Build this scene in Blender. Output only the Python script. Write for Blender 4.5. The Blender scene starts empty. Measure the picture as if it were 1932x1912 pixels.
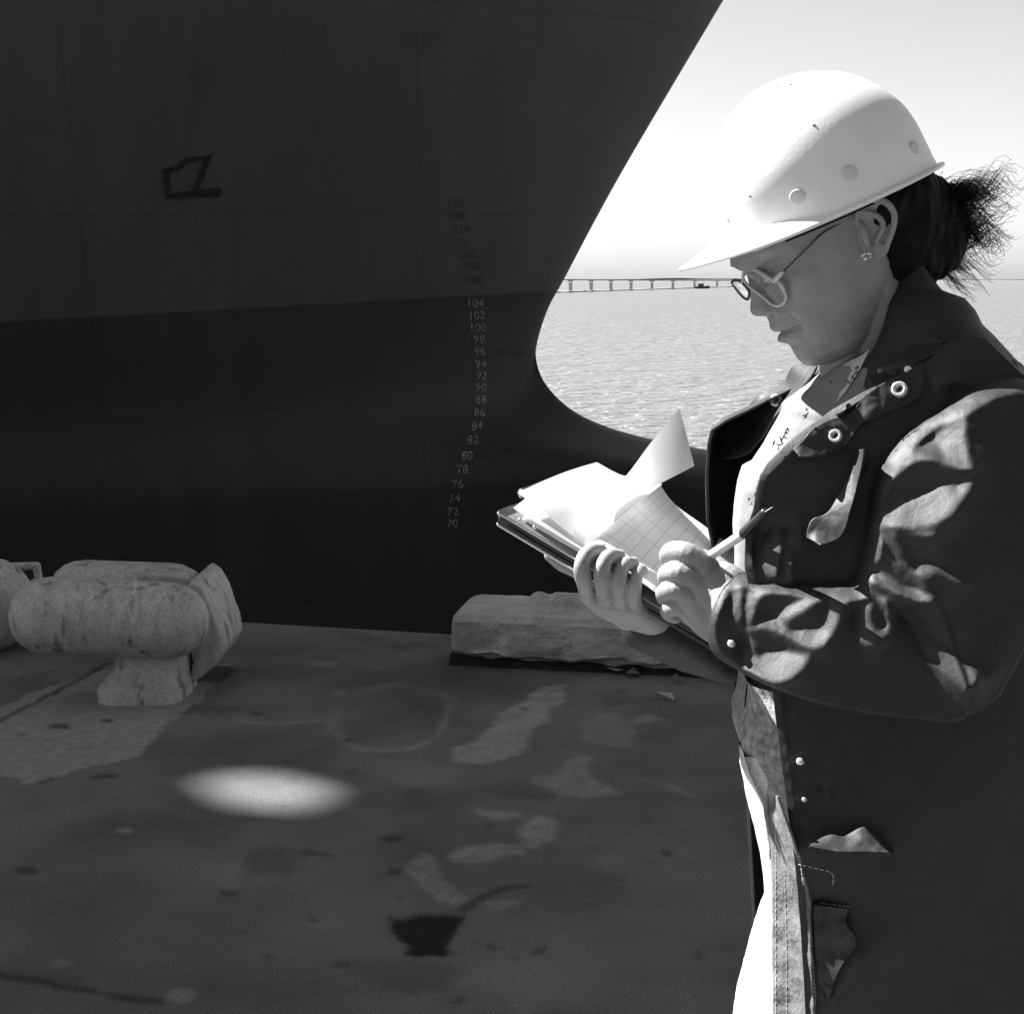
import bpy, math, random
import numpy as np
from math import radians, sin, cos, tan, atan, atan2, sqrt, pi, exp
random.seed(7); np.random.seed(7)
SC = bpy.context.scene
COL = SC.collection
# ---------------------------------------------------------------- camera, light, exposure
TH = radians(9.12); FPX = 1422.0; CAMZ = 1.52
cam_d = bpy.data.cameras.new("camera"); cam = bpy.data.objects.new("camera", cam_d); COL.objects.link(cam)
cam.location = (0, 0, CAMZ); cam.rotation_euler = (radians(90) - TH, 0, 0)
cam_d.sensor_width = 36; cam_d.lens = FPX / 1024 * 36; cam_d.clip_start = 0.05; cam_d.clip_end = 30000
SC.camera = cam
SUN = np.array([-.63, .34, .69]); SUN /= np.linalg.norm(SUN)
world = bpy.data.worlds.new("World"); SC.world = world; world.use_nodes = True
wn = world.node_tree.nodes; wl = world.node_tree.links
sky = wn.new("ShaderNodeTexSky"); sky.sky_type = 'NISHITA'; sky.sun_disc = False
sky.sun_elevation = math.asin(SUN[2]); sky.sun_rotation = atan2(SUN[0], SUN[1])
sky.air_density = 1.0; sky.dust_density = 0.75; sky.ozone_density = 1.0
bw = wn.new("ShaderNodeRGBToBW"); wl.new(sky.outputs[0], bw.inputs[0])
wl.new(bw.outputs[0], wn["Background"].inputs[0]); wn["Background"].inputs[1].default_value = 0.0465
sl = bpy.data.lights.new("sun", 'SUN'); sl.energy = 5.0; sl.angle = radians(0.45); sl.color = (1, 1, 1)
so = bpy.data.objects.new("sun", sl); COL.objects.link(so)
from mathutils import Vector
so.rotation_euler = Vector(SUN.tolist()).to_track_quat('Z', 'Y').to_euler(); so.location = (-6, 4, 12)
SC.view_settings.view_transform = 'Standard'; SC.view_settings.look = 'None'
SC.view_settings.exposure = 2.0; SC.view_settings.gamma = 1.0
SC.cycles.max_bounces = 8; SC.cycles.use_denoising = True
# ---------------------------------------------------------------- helpers
def ray(xd, yd):
    a = (xd * 1024 / 1932 - 512) / FPX; b = (506.5 - yd * 1013 / 1912) / FPX
    return np.array([a, cos(TH) + b * sin(TH), -sin(TH) + b * cos(TH)])
CAM = np.array([0, 0, CAMZ])
def P(xd, yd, Y):
    d = ray(xd, yd); return CAM + d * (Y / d[1])
def Gd(xd, yd, z=0.0):
    d = ray(xd, yd); return CAM + d * ((z - CAMZ) / d[2])
def K(ox, oy, s):
    return lambda x, y: ((ox + x / s) * .7806, (oy + y / s) * .7804)
KC1 = K(1600, 100, 2.185); KC2 = K(1650, 450, 3.824); KC3 = K(1150, 950, 2.731); KC4 = K(1650, 750, 2.012)
KB1 = K(1650, 780, 2.972); KB2 = K(1700, 1200, 2.76); KB3 = K(1740, 1600, 2.25); KB4 = K(1700, 550, 7.648)
def lerp(a, b, t): return a + (b - a) * t
def interp(x, pts):
    xs = [p[0] for p in pts]; ys = [p[1] for p in pts]
    return np.interp(x, xs, ys)
def smoothstep(a, b, x):
    t = np.clip((x - a) / (b - a), 0, 1); return t * t * (3 - 2 * t)
def catmull(pts, n):
    pts = np.array(pts, float); out = []
    m = len(pts)
    for i in range(m - 1):
        p0 = pts[max(i - 1, 0)]; p1 = pts[i]; p2 = pts[i + 1]; p3 = pts[min(i + 2, m - 1)]
        for k in range(n):
            t = k / n
            out.append(.5 * ((2 * p1) + (-p0 + p2) * t + (2 * p0 - 5 * p1 + 4 * p2 - p3) * t * t + (-p0 + 3 * p1 - 3 * p2 + p3) * t ** 3))
    out.append(pts[-1]); return np.array(out)
_ng = {}
def vnoise(p, seed=0):
    """smooth value noise, p (n,3) -> [-1,1]"""
    p = np.asarray(p, float); i = np.floor(p).astype(np.int64); f = p - i; f = f * f * (3 - 2 * f)
    def h(a, b, c):
        n = (a * 374761393 + b * 668265263 + c * 2147483647 + seed * 1274126177) & 0xffffffff
        n = ((n ^ (n >> 13)) * 1274126177) & 0xffffffff
        n = n ^ (n >> 16)
        return (n & 0xffff) / 32767.5 - 1
    r = 0
    for dx in (0, 1):
        for dy in (0, 1):
            for dz in (0, 1):
                w = (f[:, 0] if dx else 1 - f[:, 0]) * (f[:, 1] if dy else 1 - f[:, 1]) * (f[:, 2] if dz else 1 - f[:, 2])
                r = r + w * h(i[:, 0] + dx, i[:, 1] + dy, i[:, 2] + dz)
    return r
def fbm(p, oct=4, seed=0):
    p = np.asarray(p, float); r = 0; a = 1; s = 0
    for k in range(oct):
        r = r + a * vnoise(p * 2 ** k + 17.3 * k, seed + k); s += a; a *= .5
    return r / s
class MB:
    """collects vertices and faces of ONE mesh"""
    def __init__(self): self.v = []; self.f = []
    def add(self, v, f):
        o = len(self.v); self.v += [tuple(map(float, q)) for q in v]; self.f += [tuple(i + o for i in q) for q in f]; return self
    def grid(self, A, closeu=False, closev=False, flip=False):
        n, m = A.shape[:2]; f = []
        for i in range(n if closeu else n - 1):
            for j in range(m if closev else m - 1):
                q = (i * m + j, ((i + 1) % n) * m + j, ((i + 1) % n) * m + (j + 1) % m, i * m + (j + 1) % m)
                f.append(q[::-1] if flip else q)
        return self.add(A.reshape(-1, 3), f)
    def box(self, c, s, rz=0, bev=0):
        c = np.array(c, float); hx, hy, hz = [q / 2 for q in s]
        v = []
        for z in (-hz, hz):
            for x, y in ((-hx, -hy), (hx, -hy), (hx, hy), (-hx, hy)):
                v.append((c[0] + x * cos(rz) - y * sin(rz), c[1] + x * sin(rz) + y * cos(rz), c[2] + z))
        return self.add(v, [(0, 3, 2, 1), (4, 5, 6, 7), (0, 1, 5, 4), (1, 2, 6, 5), (2, 3, 7, 6), (3, 0, 4, 7)])
    def tube(self, pts, r, n=12, sm=0, caps=True, capk=1., flat=None, up=(0, 0, 1)):
        pts = np.array(pts, float); r = np.array([r] * len(pts) if np.isscalar(r) else r, float)
        if sm:
            q = catmull(np.column_stack([pts, r]), sm); pts = q[:, :3]; r = q[:, 3]
        T = np.gradient(pts, axis=0); T /= np.linalg.norm(T, axis=1)[:, None] + 1e-12
        u = np.cross(T[0], up)
        if np.linalg.norm(u) < 1e-3: u = np.cross(T[0], (1, .3, 0))
        rings = []
        a = np.linspace(0, 2 * pi, n, endpoint=False)
        for i in range(len(pts)):
            u = u - T[i] * (u @ T[i]); u /= np.linalg.norm(u); w = np.cross(T[i], u)
            k = 1 if flat is None else flat
            rings.append(pts[i] + r[i] * (np.outer(np.cos(a), u) * 1 + np.outer(np.sin(a), w) * k))
        if caps:   # rounded ends
            def capr(i, s):
                out = []
                for t in (.35, .65, .85, .97):
                    out.append(pts[i] + s * T[i] * r[i] * t * capk + (rings[i] - pts[i]) * (1 - t ** (2 if capk == 1 else 3.2)) ** (.5 if capk == 1 else .36))
                return out
            s0 = capr(0, -1)[::-1]; s1 = capr(-1, 1); rings = s0 + rings + s1
        A = np.array(rings); o = len(self.v); self.grid(A, closev=True, flip=True)
        m = n; L = len(rings)
        self.f.append(tuple(o + j for j in range(m))); self.f.append(tuple(o + (L - 1) * m + j for j in reversed(range(m))))
        return self
    def ell(self, c, r, R=None, nu=24, nv=16):
        c = np.array(c, float); A = []
        for i in range(nv + 1):
            t = pi * i / nv; t = min(max(t, .02), pi - .02)
            q = np.array([[sin(t) * cos(a) * r[0], sin(t) * sin(a) * r[1], cos(t) * r[2]] for a in np.linspace(0, 2 * pi, nu, endpoint=False)])
            if R is not None: q = q @ np.array(R)
            A.append(q + c)
        A = np.array(A); o = len(self.v); self.grid(A, closev=True)
        self.f.append(tuple(o + j for j in reversed(range(nu)))); self.f.append(tuple(o + nv * nu + j for j in range(nu)))
        return self
    def prism(self, poly, nrm, th):
        """closed slab from a 3d polygon, thickness th along nrm"""
        p = np.array(poly, float); n = len(p); q = p + np.array(nrm, float) * th
        f = [tuple(range(n)), tuple(range(2 * n - 1, n - 1, -1))]
        f += [(i, i + n, (i + 1) % n + n, (i + 1) % n) for i in range(n)]
        return self.add(np.vstack([p, q]), f)
    def mesh(self, name):
        me = bpy.data.meshes.new(name); me.from_pydata(self.v, [], self.f); me.update(); return me
    def build(self, name, mat=None, parent=None, smooth=True, **kw):
        me = self.mesh(name); return link(name, me, mat, parent, smooth, **kw)
def link(name, me, mat=None, parent=None, smooth=True, recalc=True):
    import bmesh
    if recalc:
        b = bmesh.new(); b.from_mesh(me); bmesh.ops.recalc_face_normals(b, faces=b.faces); b.to_mesh(me); b.free()
    if mat is not None: me.materials.clear(); me.materials.append(mat)
    if smooth: me.polygons.foreach_set("use_smooth", [True] * len(me.polygons))
    o = bpy.data.objects.new(name, me); COL.objects.link(o)
    if parent is not None: o.parent = parent
    return o
def tag(o, label=None, cat=None, group=None, kind=None):
    if label: o["label"] = label
    if cat: o["category"] = cat
    if group: o["group"] = group
    if kind: o["kind"] = kind
    return o
def empty(name, loc=(0, 0, 0)):
    o = bpy.data.objects.new(name, None); COL.objects.link(o); o.location = loc; o.empty_display_size = .1; return o
def under(child, root):
    """parent keeping the world place"""
    child.parent = root; child.location = Vector(child.location) - Vector(root.location); return child
def mat(name, v, rough=.7, spec=.3, vary=0., vscale=4., bump=0., bscale=60., detail=6, second=None, sscale=1., sthr=(.5, .6), trans=0., sheen=0., stretch=(1, 1, 1), bstretch=None, speck=0., spscale=200., alpha_noise=None, metal=0., coat=0.):
    m = bpy.data.materials.new(name); m.use_nodes = True; nt = m.node_tree; N = nt.nodes; L = nt.links
    p = N["Principled BSDF"]; p.inputs["Roughness"].default_value = rough; p.inputs["Specular IOR Level"].default_value = spec
    p.inputs["Metallic"].default_value = metal
    p.inputs["Coat Weight"].default_value = coat
    if sheen: p.inputs["Sheen Weight"].default_value = sheen
    if trans: p.inputs["Transmission Weight"].default_value = trans
    tc = N.new("ShaderNodeTexCoord")
    def noise(sc, det, st=None, out=0, ro=.55):
        mp = N.new("ShaderNodeMapping"); L.new(tc.outputs["Object"], mp.inputs[0]); mp.inputs["Scale"].default_value = st or (1, 1, 1)
        n = N.new("ShaderNodeTexNoise"); n.inputs["Scale"].default_value = sc; n.inputs["Detail"].default_value = det; n.inputs["Roughness"].default_value = ro
        L.new(mp.outputs[0], n.inputs["Vector"]); return n.outputs[0]
    def rng(s, a, b, c, d):
        r = N.new("ShaderNodeMapRange"); L.new(s, r.inputs[0]); r.inputs[1].default_value = a; r.inputs[2].default_value = b; r.inputs[3].default_value = c; r.inputs[4].default_value = d; return r.outputs[0]
    def mth(op, a, b):
        q = N.new("ShaderNodeMath"); q.operation = op
        for k, x in enumerate((a, b)):
            if hasattr(x, "links"): L.new(x, q.inputs[k])
            else: q.inputs[k].default_value = x
        return q.outputs[0]
    val = rng(noise(vscale, detail, stretch), .3, .7, v * (1 - vary), v * (1 + vary)) if vary else None
    if second is not None:
        s = rng(noise(sscale, 7, stretch), sthr[0], sthr[1], 0, 1)
        mx = N.new("ShaderNodeMix"); L.new(s, mx.inputs[0]); mx.inputs[3].default_value = second
        if val is not None: L.new(val, mx.inputs[2])
        else: mx.inputs[2].default_value = v
        val = mx.outputs[0]
    if speck:
        q = rng(noise(spscale, 2, None), .35, .65, 1 - speck, 1 + speck)
        val = mth('MULTIPLY', val if val is not None else v, q)
    if val is not None:
        cc = N.new("ShaderNodeCombineColor"); [L.new(val, cc.inputs[k]) for k in range(3)]; L.new(cc.outputs[0], p.inputs["Base Color"])
    else: p.inputs["Base Color"].default_value = (v, v, v, 1)
    if bump:
        b = N.new("ShaderNodeBump"); b.inputs["Strength"].default_value = 1; b.inputs["Distance"].default_value = bump
        L.new(noise(bscale, 6, bstretch or stretch, ro=.6), b.inputs["Height"]); L.new(b.outputs[0], p.inputs["Normal"])
    if alpha_noise:
        sc, a0, a1 = alpha_noise; L.new(rng(noise(sc, 8, None, ro=.7), a0, a1, 0, 1), p.inputs["Alpha"])
    return m
def evaluated(o):
    dg = bpy.context.evaluated_depsgraph_get(); dg.update()
    return bpy.data.meshes.new_from_object(o.evaluated_get(dg), depsgraph=dg)
def voxel(mb, name, size, smooth=3):
    import bmesh
    o = mb.build(name + "_src", None, None, False)
    md = o.modifiers.new("r", 'REMESH'); md.mode = 'VOXEL'; md.voxel_size = size; md.use_smooth_shade = True
    if smooth:
        s = o.modifiers.new("s", 'SMOOTH'); s.iterations = smooth; s.factor = .5
    me = evaluated(o); old = o.data; bpy.data.objects.remove(o); bpy.data.meshes.remove(old); me.name = name
    return me
def verts(me):
    a = np.empty(len(me.vertices) * 3); me.vertices.foreach_get("co", a); return a.reshape(-1, 3)
def setverts(me, a): me.vertices.foreach_set("co", np.asarray(a, float).ravel()); me.update()
def normals(me):
    a = np.empty(len(me.vertices) * 3); me.vertices.foreach_get("normal", a); return a.reshape(-1, 3)
def inpoly(px, py, poly):
    inside = np.zeros(px.shape, bool); n = len(poly)
    for i in range(n):
        x1, y1 = poly[i]; x2, y2 = poly[(i + 1) % n]
        c = ((y1 > py) != (y2 > py)); 
        with np.errstate(divide='ignore', invalid='ignore'):
            xi = (x2 - x1) * (py - y1) / ((y2 - y1) if y2 != y1 else 1e-9) + x1
        inside ^= c & (px < xi)
    return inside
def blur(a, r):
    k = np.exp(-.5 * (np.arange(-int(3 * r) - 1, int(3 * r) + 2) / r) ** 2); k /= k.sum()
    h = len(k) // 2
    a = np.pad(a, h, mode='edge')
    a = np.apply_along_axis(lambda m: np.convolve(m, k, 'valid'), 0, a)
    return np.apply_along_axis(lambda m: np.convolve(m, k, 'valid'), 1, a)
def zx(pts, Yf):
    """picture points at a known depth -> x as a function of world height"""
    q = np.array([P(x, y, Yf if np.isscalar(Yf) else Yf(y)) for y, x in pts]); o = np.argsort(q[:, 2]); q = q[o]
    return lambda z: np.interp(z, q[:, 2], q[:, 0])
class Folds:
    """cloth folds solved as one height field over (x, z): steps looking towards up-left, the rest not"""
    def __init__(self, polys, Yp, x0, x1, z0, z1, base, step=.0020, slope=1.4, iters=60, soft=.65, dark=.30, ramp=.2, drop=-.4, under=None, bias=()):
        from mathutils.bvhtree import BVHTree
        self.x0, self.z0, self.st = x0, z0, step
        nx = int((x1 - x0) / step); nz = int((z1 - z0) / step)
        X, Z = np.meshgrid(x0 + np.arange(nx) * step, z0 + np.arange(nz) * step, indexing='ij')
        bv = BVHTree.FromPolygons([tuple(v) for v in verts(base)], [tuple(p.vertices) for p in base.polygons])
        B = np.full((nx, nz), np.nan)
        for i in range(nx):
            for j in range(nz):
                h = bv.ray_cast(Vector((X[i, j], .5, Z[i, j])), Vector((0, 1, 0)))
                if h[0] is not None and h[0].y < YM + .1: B[i, j] = -h[0].y
        if under is not None:
            bu = BVHTree.FromPolygons([tuple(v) for v in verts(under)], [tuple(p.vertices) for p in under.polygons])
            for i in range(nx):
                for j in range(nz):
                    h = bu.ray_cast(Vector((X[i, j], .5, Z[i, j])), Vector((0, 1, 0)))
                    if h[0] is not None and h[0].y < YM + .1: B[i, j] = -h[0].y if np.isnan(B[i, j]) else max(B[i, j], -h[0].y)
        ok = ~np.isnan(B); B = np.where(ok, B, np.nanmin(B)); B = blur(B, 1.5)
        B0 = B; rr = ramp * (X * .684 - Z * .73)
        for bx0, bz0, bh, br in bias: rr = rr + bh * np.exp(-((X - bx0) ** 2 + (Z - bz0) ** 2) / br ** 2)
        B = B + np.where(ok, rr - rr[ok].mean(), 0)
        bx = np.vstack([np.diff(B, axis=0), np.zeros((1, nz))]) / step; bz = np.hstack([np.diff(B, axis=1), np.zeros((nx, 1))]) / step
        steep = np.hypot(bx, bz) > 2.2
        free = steep | ~ok
        M = np.zeros((nx, nz))
        for K_, pl, inten in polys:
            w = [P(*K_(*q), Yp) for q in pl]; M = np.maximum(M, inpoly(X, Z, [(a[0], a[2]) for a in w]) * inten)
        M = blur(M, soft); M = np.where(M > .2, .3 + .7 * M, M)
        d = np.array([.684, -.73]); wx = np.fft.fftfreq(2 * nx) * 2 * pi; wz = np.fft.fftfreq(2 * nz) * 2 * pi
        WX, WZ = np.meshgrid(wx, wz, indexing='ij'); den = (2 - 2 * np.cos(WX)) + (2 - 2 * np.cos(WZ)) + 2e-5; den[0, 0] = 1
        gx = np.zeros_like(M); gz = np.zeros_like(M); inside = M > .2
        bx = np.clip(bx, -1.6, 1.6); bz = np.clip(bz, -1.6, 1.6)
        for it in range(iters):
            tx = gx + bx; tz = gz + bz
            g = tx * d[0] + tz * d[1]; px = tx - g * d[0]; pz = tz - g * d[1]
            tgt = np.where(inside, np.clip(g, slope * M, slope * 1.2), np.clip(g, drop, dark))
            k = .93
            Gx = np.where(free, gx * .9, tgt * d[0] + px * k - bx); Gz = np.where(free, gz * .9, tgt * d[1] + pz * k - bz)
            Gx[-1] = 0; Gz[:, -1] = 0
            div = np.diff(np.vstack([np.zeros((1, nz)), Gx]), axis=0) + np.diff(np.hstack([np.zeros((nx, 1)), Gz]), axis=1)
            ev = np.block([[div, div[:, ::-1]], [div[::-1], div[::-1, ::-1]]])
            D = -np.real(np.fft.ifft2(np.fft.fft2(ev) / den))[:nx, :nz]
            gx = np.vstack([np.diff(D, axis=0), np.zeros((1, nz))]); gz = np.hstack([np.diff(D, axis=1), np.zeros((nx, 1))])
        D = blur(D, .5) * step; D -= np.median(D[~free]); D = D + rr - rr[ok].mean(); self.D = np.clip(D, -.07, .07); self.nx, self.nz = nx, nz
    def __call__(self, x, z):
        u = np.clip((x - self.x0) / self.st, 0, self.nx - 1.001); v = np.clip((z - self.z0) / self.st, 0, self.nz - 1.001)
        i = u.astype(int); j = v.astype(int); a = u - i; b = v - j; D = self.D
        return D[i, j] * (1 - a) * (1 - b) + D[i + 1, j] * a * (1 - b) + D[i, j + 1] * (1 - a) * b + D[i + 1, j + 1] * a * b
YM = 1.46
# ---------------------------------------------------------------- materials
M_conc = mat("pier_concrete", .128, .85, .25, vary=.36, vscale=1.6, bump=.003, bscale=55, detail=9, second=.092, sscale=2.3, sthr=(.56, .66), speck=.3, spscale=260)
M_patch = mat("light_concrete", .17, .85, .2, vary=.25, vscale=3, bump=.004, bscale=60, second=.13, sscale=5, sthr=(.55, .62), speck=.2)
M_block = mat("old_concrete", .46, .9, .2, vary=.3, vscale=5, bump=.012, bscale=34, second=.2, sscale=4, sthr=(.56, .68), speck=.15, spscale=120)
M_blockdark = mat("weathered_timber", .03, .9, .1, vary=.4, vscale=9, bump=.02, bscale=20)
M_paint = mat("worn_white_paint", .34, .85, .15, vary=.3, vscale=9, speck=.3, spscale=150, alpha_noise=(48, .36, .72))
M_paintf = mat("faint_paint", .28, .85, .15, vary=.3, vscale=9, speck=.3, alpha_noise=(40, .40, .85))
M_oil = mat("oil_stain", .012, .55, .3, vary=.2, bump=.002)
M_stain = mat("dark_stain", .035, .85, .15, vary=.3, vscale=30, alpha_noise=(60, .30, .48))
M_crack = mat("crack_dark", .03, .9, .1, alpha_noise=(18, .35, .5))
M_bitt = mat("painted_iron", .42, .55, .35, vary=.22, vscale=13, bump=.0025, bscale=45, second=.18, sscale=9, sthr=(.56, .66), speck=.18, spscale=140, stretch=(2.2, 2.2, .6))
M_hullup = mat("hull_grey_paint", .046, .55, .3, vary=.12, vscale=.5, stretch=(1, 1, .35), bump=.01, bscale=1.5)
M_hulllo = mat("hull_antifouling", .026, .6, .25, vary=.1, vscale=.8, bump=.01, bscale=1.5)
M_mark_l = mat("draft_mark_white", .32, .7, .2, vary=.4, vscale=30, alpha_noise=(34, .34, .62))
M_mark_d = mat("draft_mark_dark", .028, .7, .2, vary=.4, vscale=30, alpha_noise=(30, .30, .60))
M_bridge = mat("bridge_concrete", .3, .9, .1, vary=.1)
M_trash = mat("paper_scrap", .35, .9, .1, vary=.3, vscale=40)
# ---------------------------------------------------------------- water
WZ = -4.5
def water_mat():
    m = bpy.data.materials.new("harbour_water"); m.use_nodes = True; nt = m.node_tree; N = nt.nodes; L = nt.links
    p = N["Principled BSDF"]; p.inputs["Base Color"].default_value = (.13, .13, .13, 1); p.inputs["Roughness"].default_value = .22
    p.inputs["Specular IOR Level"].default_value = .7
    tc = N.new("ShaderNodeTexCoord"); hs = []
    for sc, st, wgt in ((.35, (.7, 1.2, 1), 1.3), (1.1, (.75, 1.15, 1), .9), (4., (.6, 1.0, 1), .22)):
        mp = N.new("ShaderNodeMapping"); mp.inputs["Scale"].default_value = st; mp.inputs["Rotation"].default_value = (0, 0, .12)
        L.new(tc.outputs["Object"], mp.inputs[0])
        n = N.new("ShaderNodeTexNoise"); n.inputs["Scale"].default_value = sc; n.inputs["Detail"].default_value = 4; L.new(mp.outputs[0], n.inputs["Vector"])
        q = N.new("ShaderNodeMath"); q.operation = 'MULTIPLY'; L.new(n.outputs[0], q.inputs[0]); q.inputs[1].default_value = wgt; hs.append(q.outputs[0])
    a = N.new("ShaderNodeMath"); L.new(hs[0], a.inputs[0]); L.new(hs[1], a.inputs[1])
    b = N.new("ShaderNodeMath"); L.new(a.outputs[0], b.inputs[0]); L.new(hs[2], b.inputs[1])
    bp = N.new("ShaderNodeBump"); bp.inputs["Distance"].default_value = .8; bp.inputs["Strength"].default_value = 1
    L.new(b.outputs[0], bp.inputs["Height"]); L.new(bp.outputs[0], p.inputs["Normal"]); return m
w = MB().add([(-14000, -9000, WZ), (14000, -9000, WZ), (14000, 16000, WZ), (-14000, 16000, WZ)], [(0, 1, 2, 3)]).build("water", water_mat(), None, False)
tag(w, kind="structure")
# ---------------------------------------------------------------- pier
E0 = Gd(420, 1170); E1 = Gd(850, 1195); ed = (E1 - E0) / np.linalg.norm(E1 - E0)
EL = E0 - ed * 60; ER = E0 + ed * 60
KG = K(900, 1350, 1.912); KL = K(0, 1300, 2.1467); KD = K(0, 1850, 1.61)
paint_polys = [
 ([KG(780, 590), KG(880, 585), KG(885, 650), KG(780, 760), KG(680, 890), KG(520, 960), KG(360, 950), KG(390, 870), KG(560, 770)], .95),
 ([KG(960, 905), KG(1030, 920), KG(1000, 1010), KG(1100, 1050), KG(1165, 1080), KG(1150, 1105), KG(880, 1095), KG(740, 1040), KG(740, 1010), KG(860, 1010)], .55),
 ([KG(1040, 700), KG(1130, 710), KG(1210, 780), KG(1220, 870), KG(1080, 860), KG(960, 840), KG(1000, 760)], .38),
 ([KG(1220, 740), KG(1290, 715), KG(1340, 740), KG(1290, 765), KG(1210, 765)], .55),
 ([KG(1230, 1010), KG(1420, 1050), KG(1500, 1090), KG(1380, 1075)], .4),
 ([KG(440, 1150), KG(560, 1160), KG(670, 1165), KG(675, 1195), KG(570, 1210), KG(510, 1190)], .65),
 ([KG(710, 1180), KG(800, 1180), KG(855, 1240), KG(855, 1300), KG(780, 1345), KG(720, 1330), KG(690, 1280)], .75),
 ([KG(350, 1360), KG(440, 1325), KG(700, 1320), KG(725, 1365), KG(600, 1390), KG(400, 1395)], .70),
 ([KG(150, 1450), KG(230, 1370), KG(320, 1390), KG(330, 1430), KG(290, 1480), KG(350, 1520), KG(420, 1580), KG(380, 1610), KG(270, 1560), KG(210, 1490)], .6),
 ([KG(1000, 1010), KG(760, 1000), KG(700, 1030), KG(850, 1060)], .4), ([KG(500, 1590), KG(700, 1550), KG(720, 1590), KG(560, 1620)], .3),
 ([KD(630, 880), KD(700, 860), KD(760, 880), KD(720, 920), KD(640, 910)], .7), ([KD(200, 730), KD(290, 740), KD(260, 770), KD(200, 760)], .35),
 ([KL(1200, 948), KL(1450, 960), KL(1700, 938), KL(1700, 955), KL(1450, 975), KL(1200, 960)], .4), ([KL(1600, 640), KL(1760, 640), KL(1760, 660), KL(1600, 660)], .35), ([KL(1730, 795), KL(1800, 790), KL(1800, 812), KL(1730, 815)], .5),
 ([KD(440, 255), KD(525, 250), KD(510, 275), KD(480, 272)], .9)]
patch_poly = [(-60, 1352), (200, 1262), (430, 1250), (385, 1310), (330, 1360), (285, 1400), (270, 1425), (170, 1445), (105, 1465), (50, 1478), (15, 1464), (-60, 1460)]
oil_poly = [KG(95, 1665), KG(170, 1665), KG(240, 1640), KG(300, 1650), KG(390, 1660), KG(405, 1700), KG(360, 1790), KG(335, 1835), KG(270, 1820), KG(200, 1835), KG(145, 1820), KG(160, 1780), KG(100, 1720)]
cracks = [([KD(-40, 802), KD(200, 845), KD(380, 880), KD(620, 925)], 7), ([KG(400, 1630), KG(500, 1570), KG(620, 1520), KG(710, 1505)], 8), ([KL(-40, 960), KL(200, 850), KL(400, 740), KL(560, 650)], 9)]
spots = ((KG, 75, 1300, 35, 14), (KG, 110, 1440, 40, 16), (KG, 100, 1575, 25, 10), (KG, 1380, 1365, 18, 12), (KG, 1150, 1520, 14, 8),
     (KG, 550, 1785, 22, 10), (KG, 655, 1825, 26, 12), (KG, 770, 1815, 24, 10), (KG, 1520, 1825, 26, 14), (KG, 730, 698, 22, 8), (KG, 535, 1225, 18, 10), (KD, 1520, 290, 28, 14), (KD, 1550, 405, 30, 14),
     (KD, 900, 488, 30, 12), (KD, 1240, 342, 55, 7), (KD, 1325, 770, 30, 10), (KD, 100, 415, 55, 14), (KD, 1200, 600, 14, 9), (KD, 1005, 770, 9, 14), (KD, 335, 825, 16, 9), (KL, 1330, 910, 40, 10), (KL, 560, 955, 30, 12),
     (KL, 300, 985, 60, 14), (KL, 1790, 1040, 22, 12), (KL, 130, 1025, 20, 8), (KL, 540, 1240, 45, 12), (KL, 245, 1245, 25, 16), (KD, 1790, 915, 28, 12), (KG, 1700, 1375, 14, 8), (KG, 990, 1600, 16, 8), (KL, 1650, 1360, 10, 5), (KL, 1020, 1262, 12, 5), (KL, 1405, 1222, 8, 4), (KL, 1290, 1418, 10, 4), (KL, 1080, 700, 130, 45))
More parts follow.
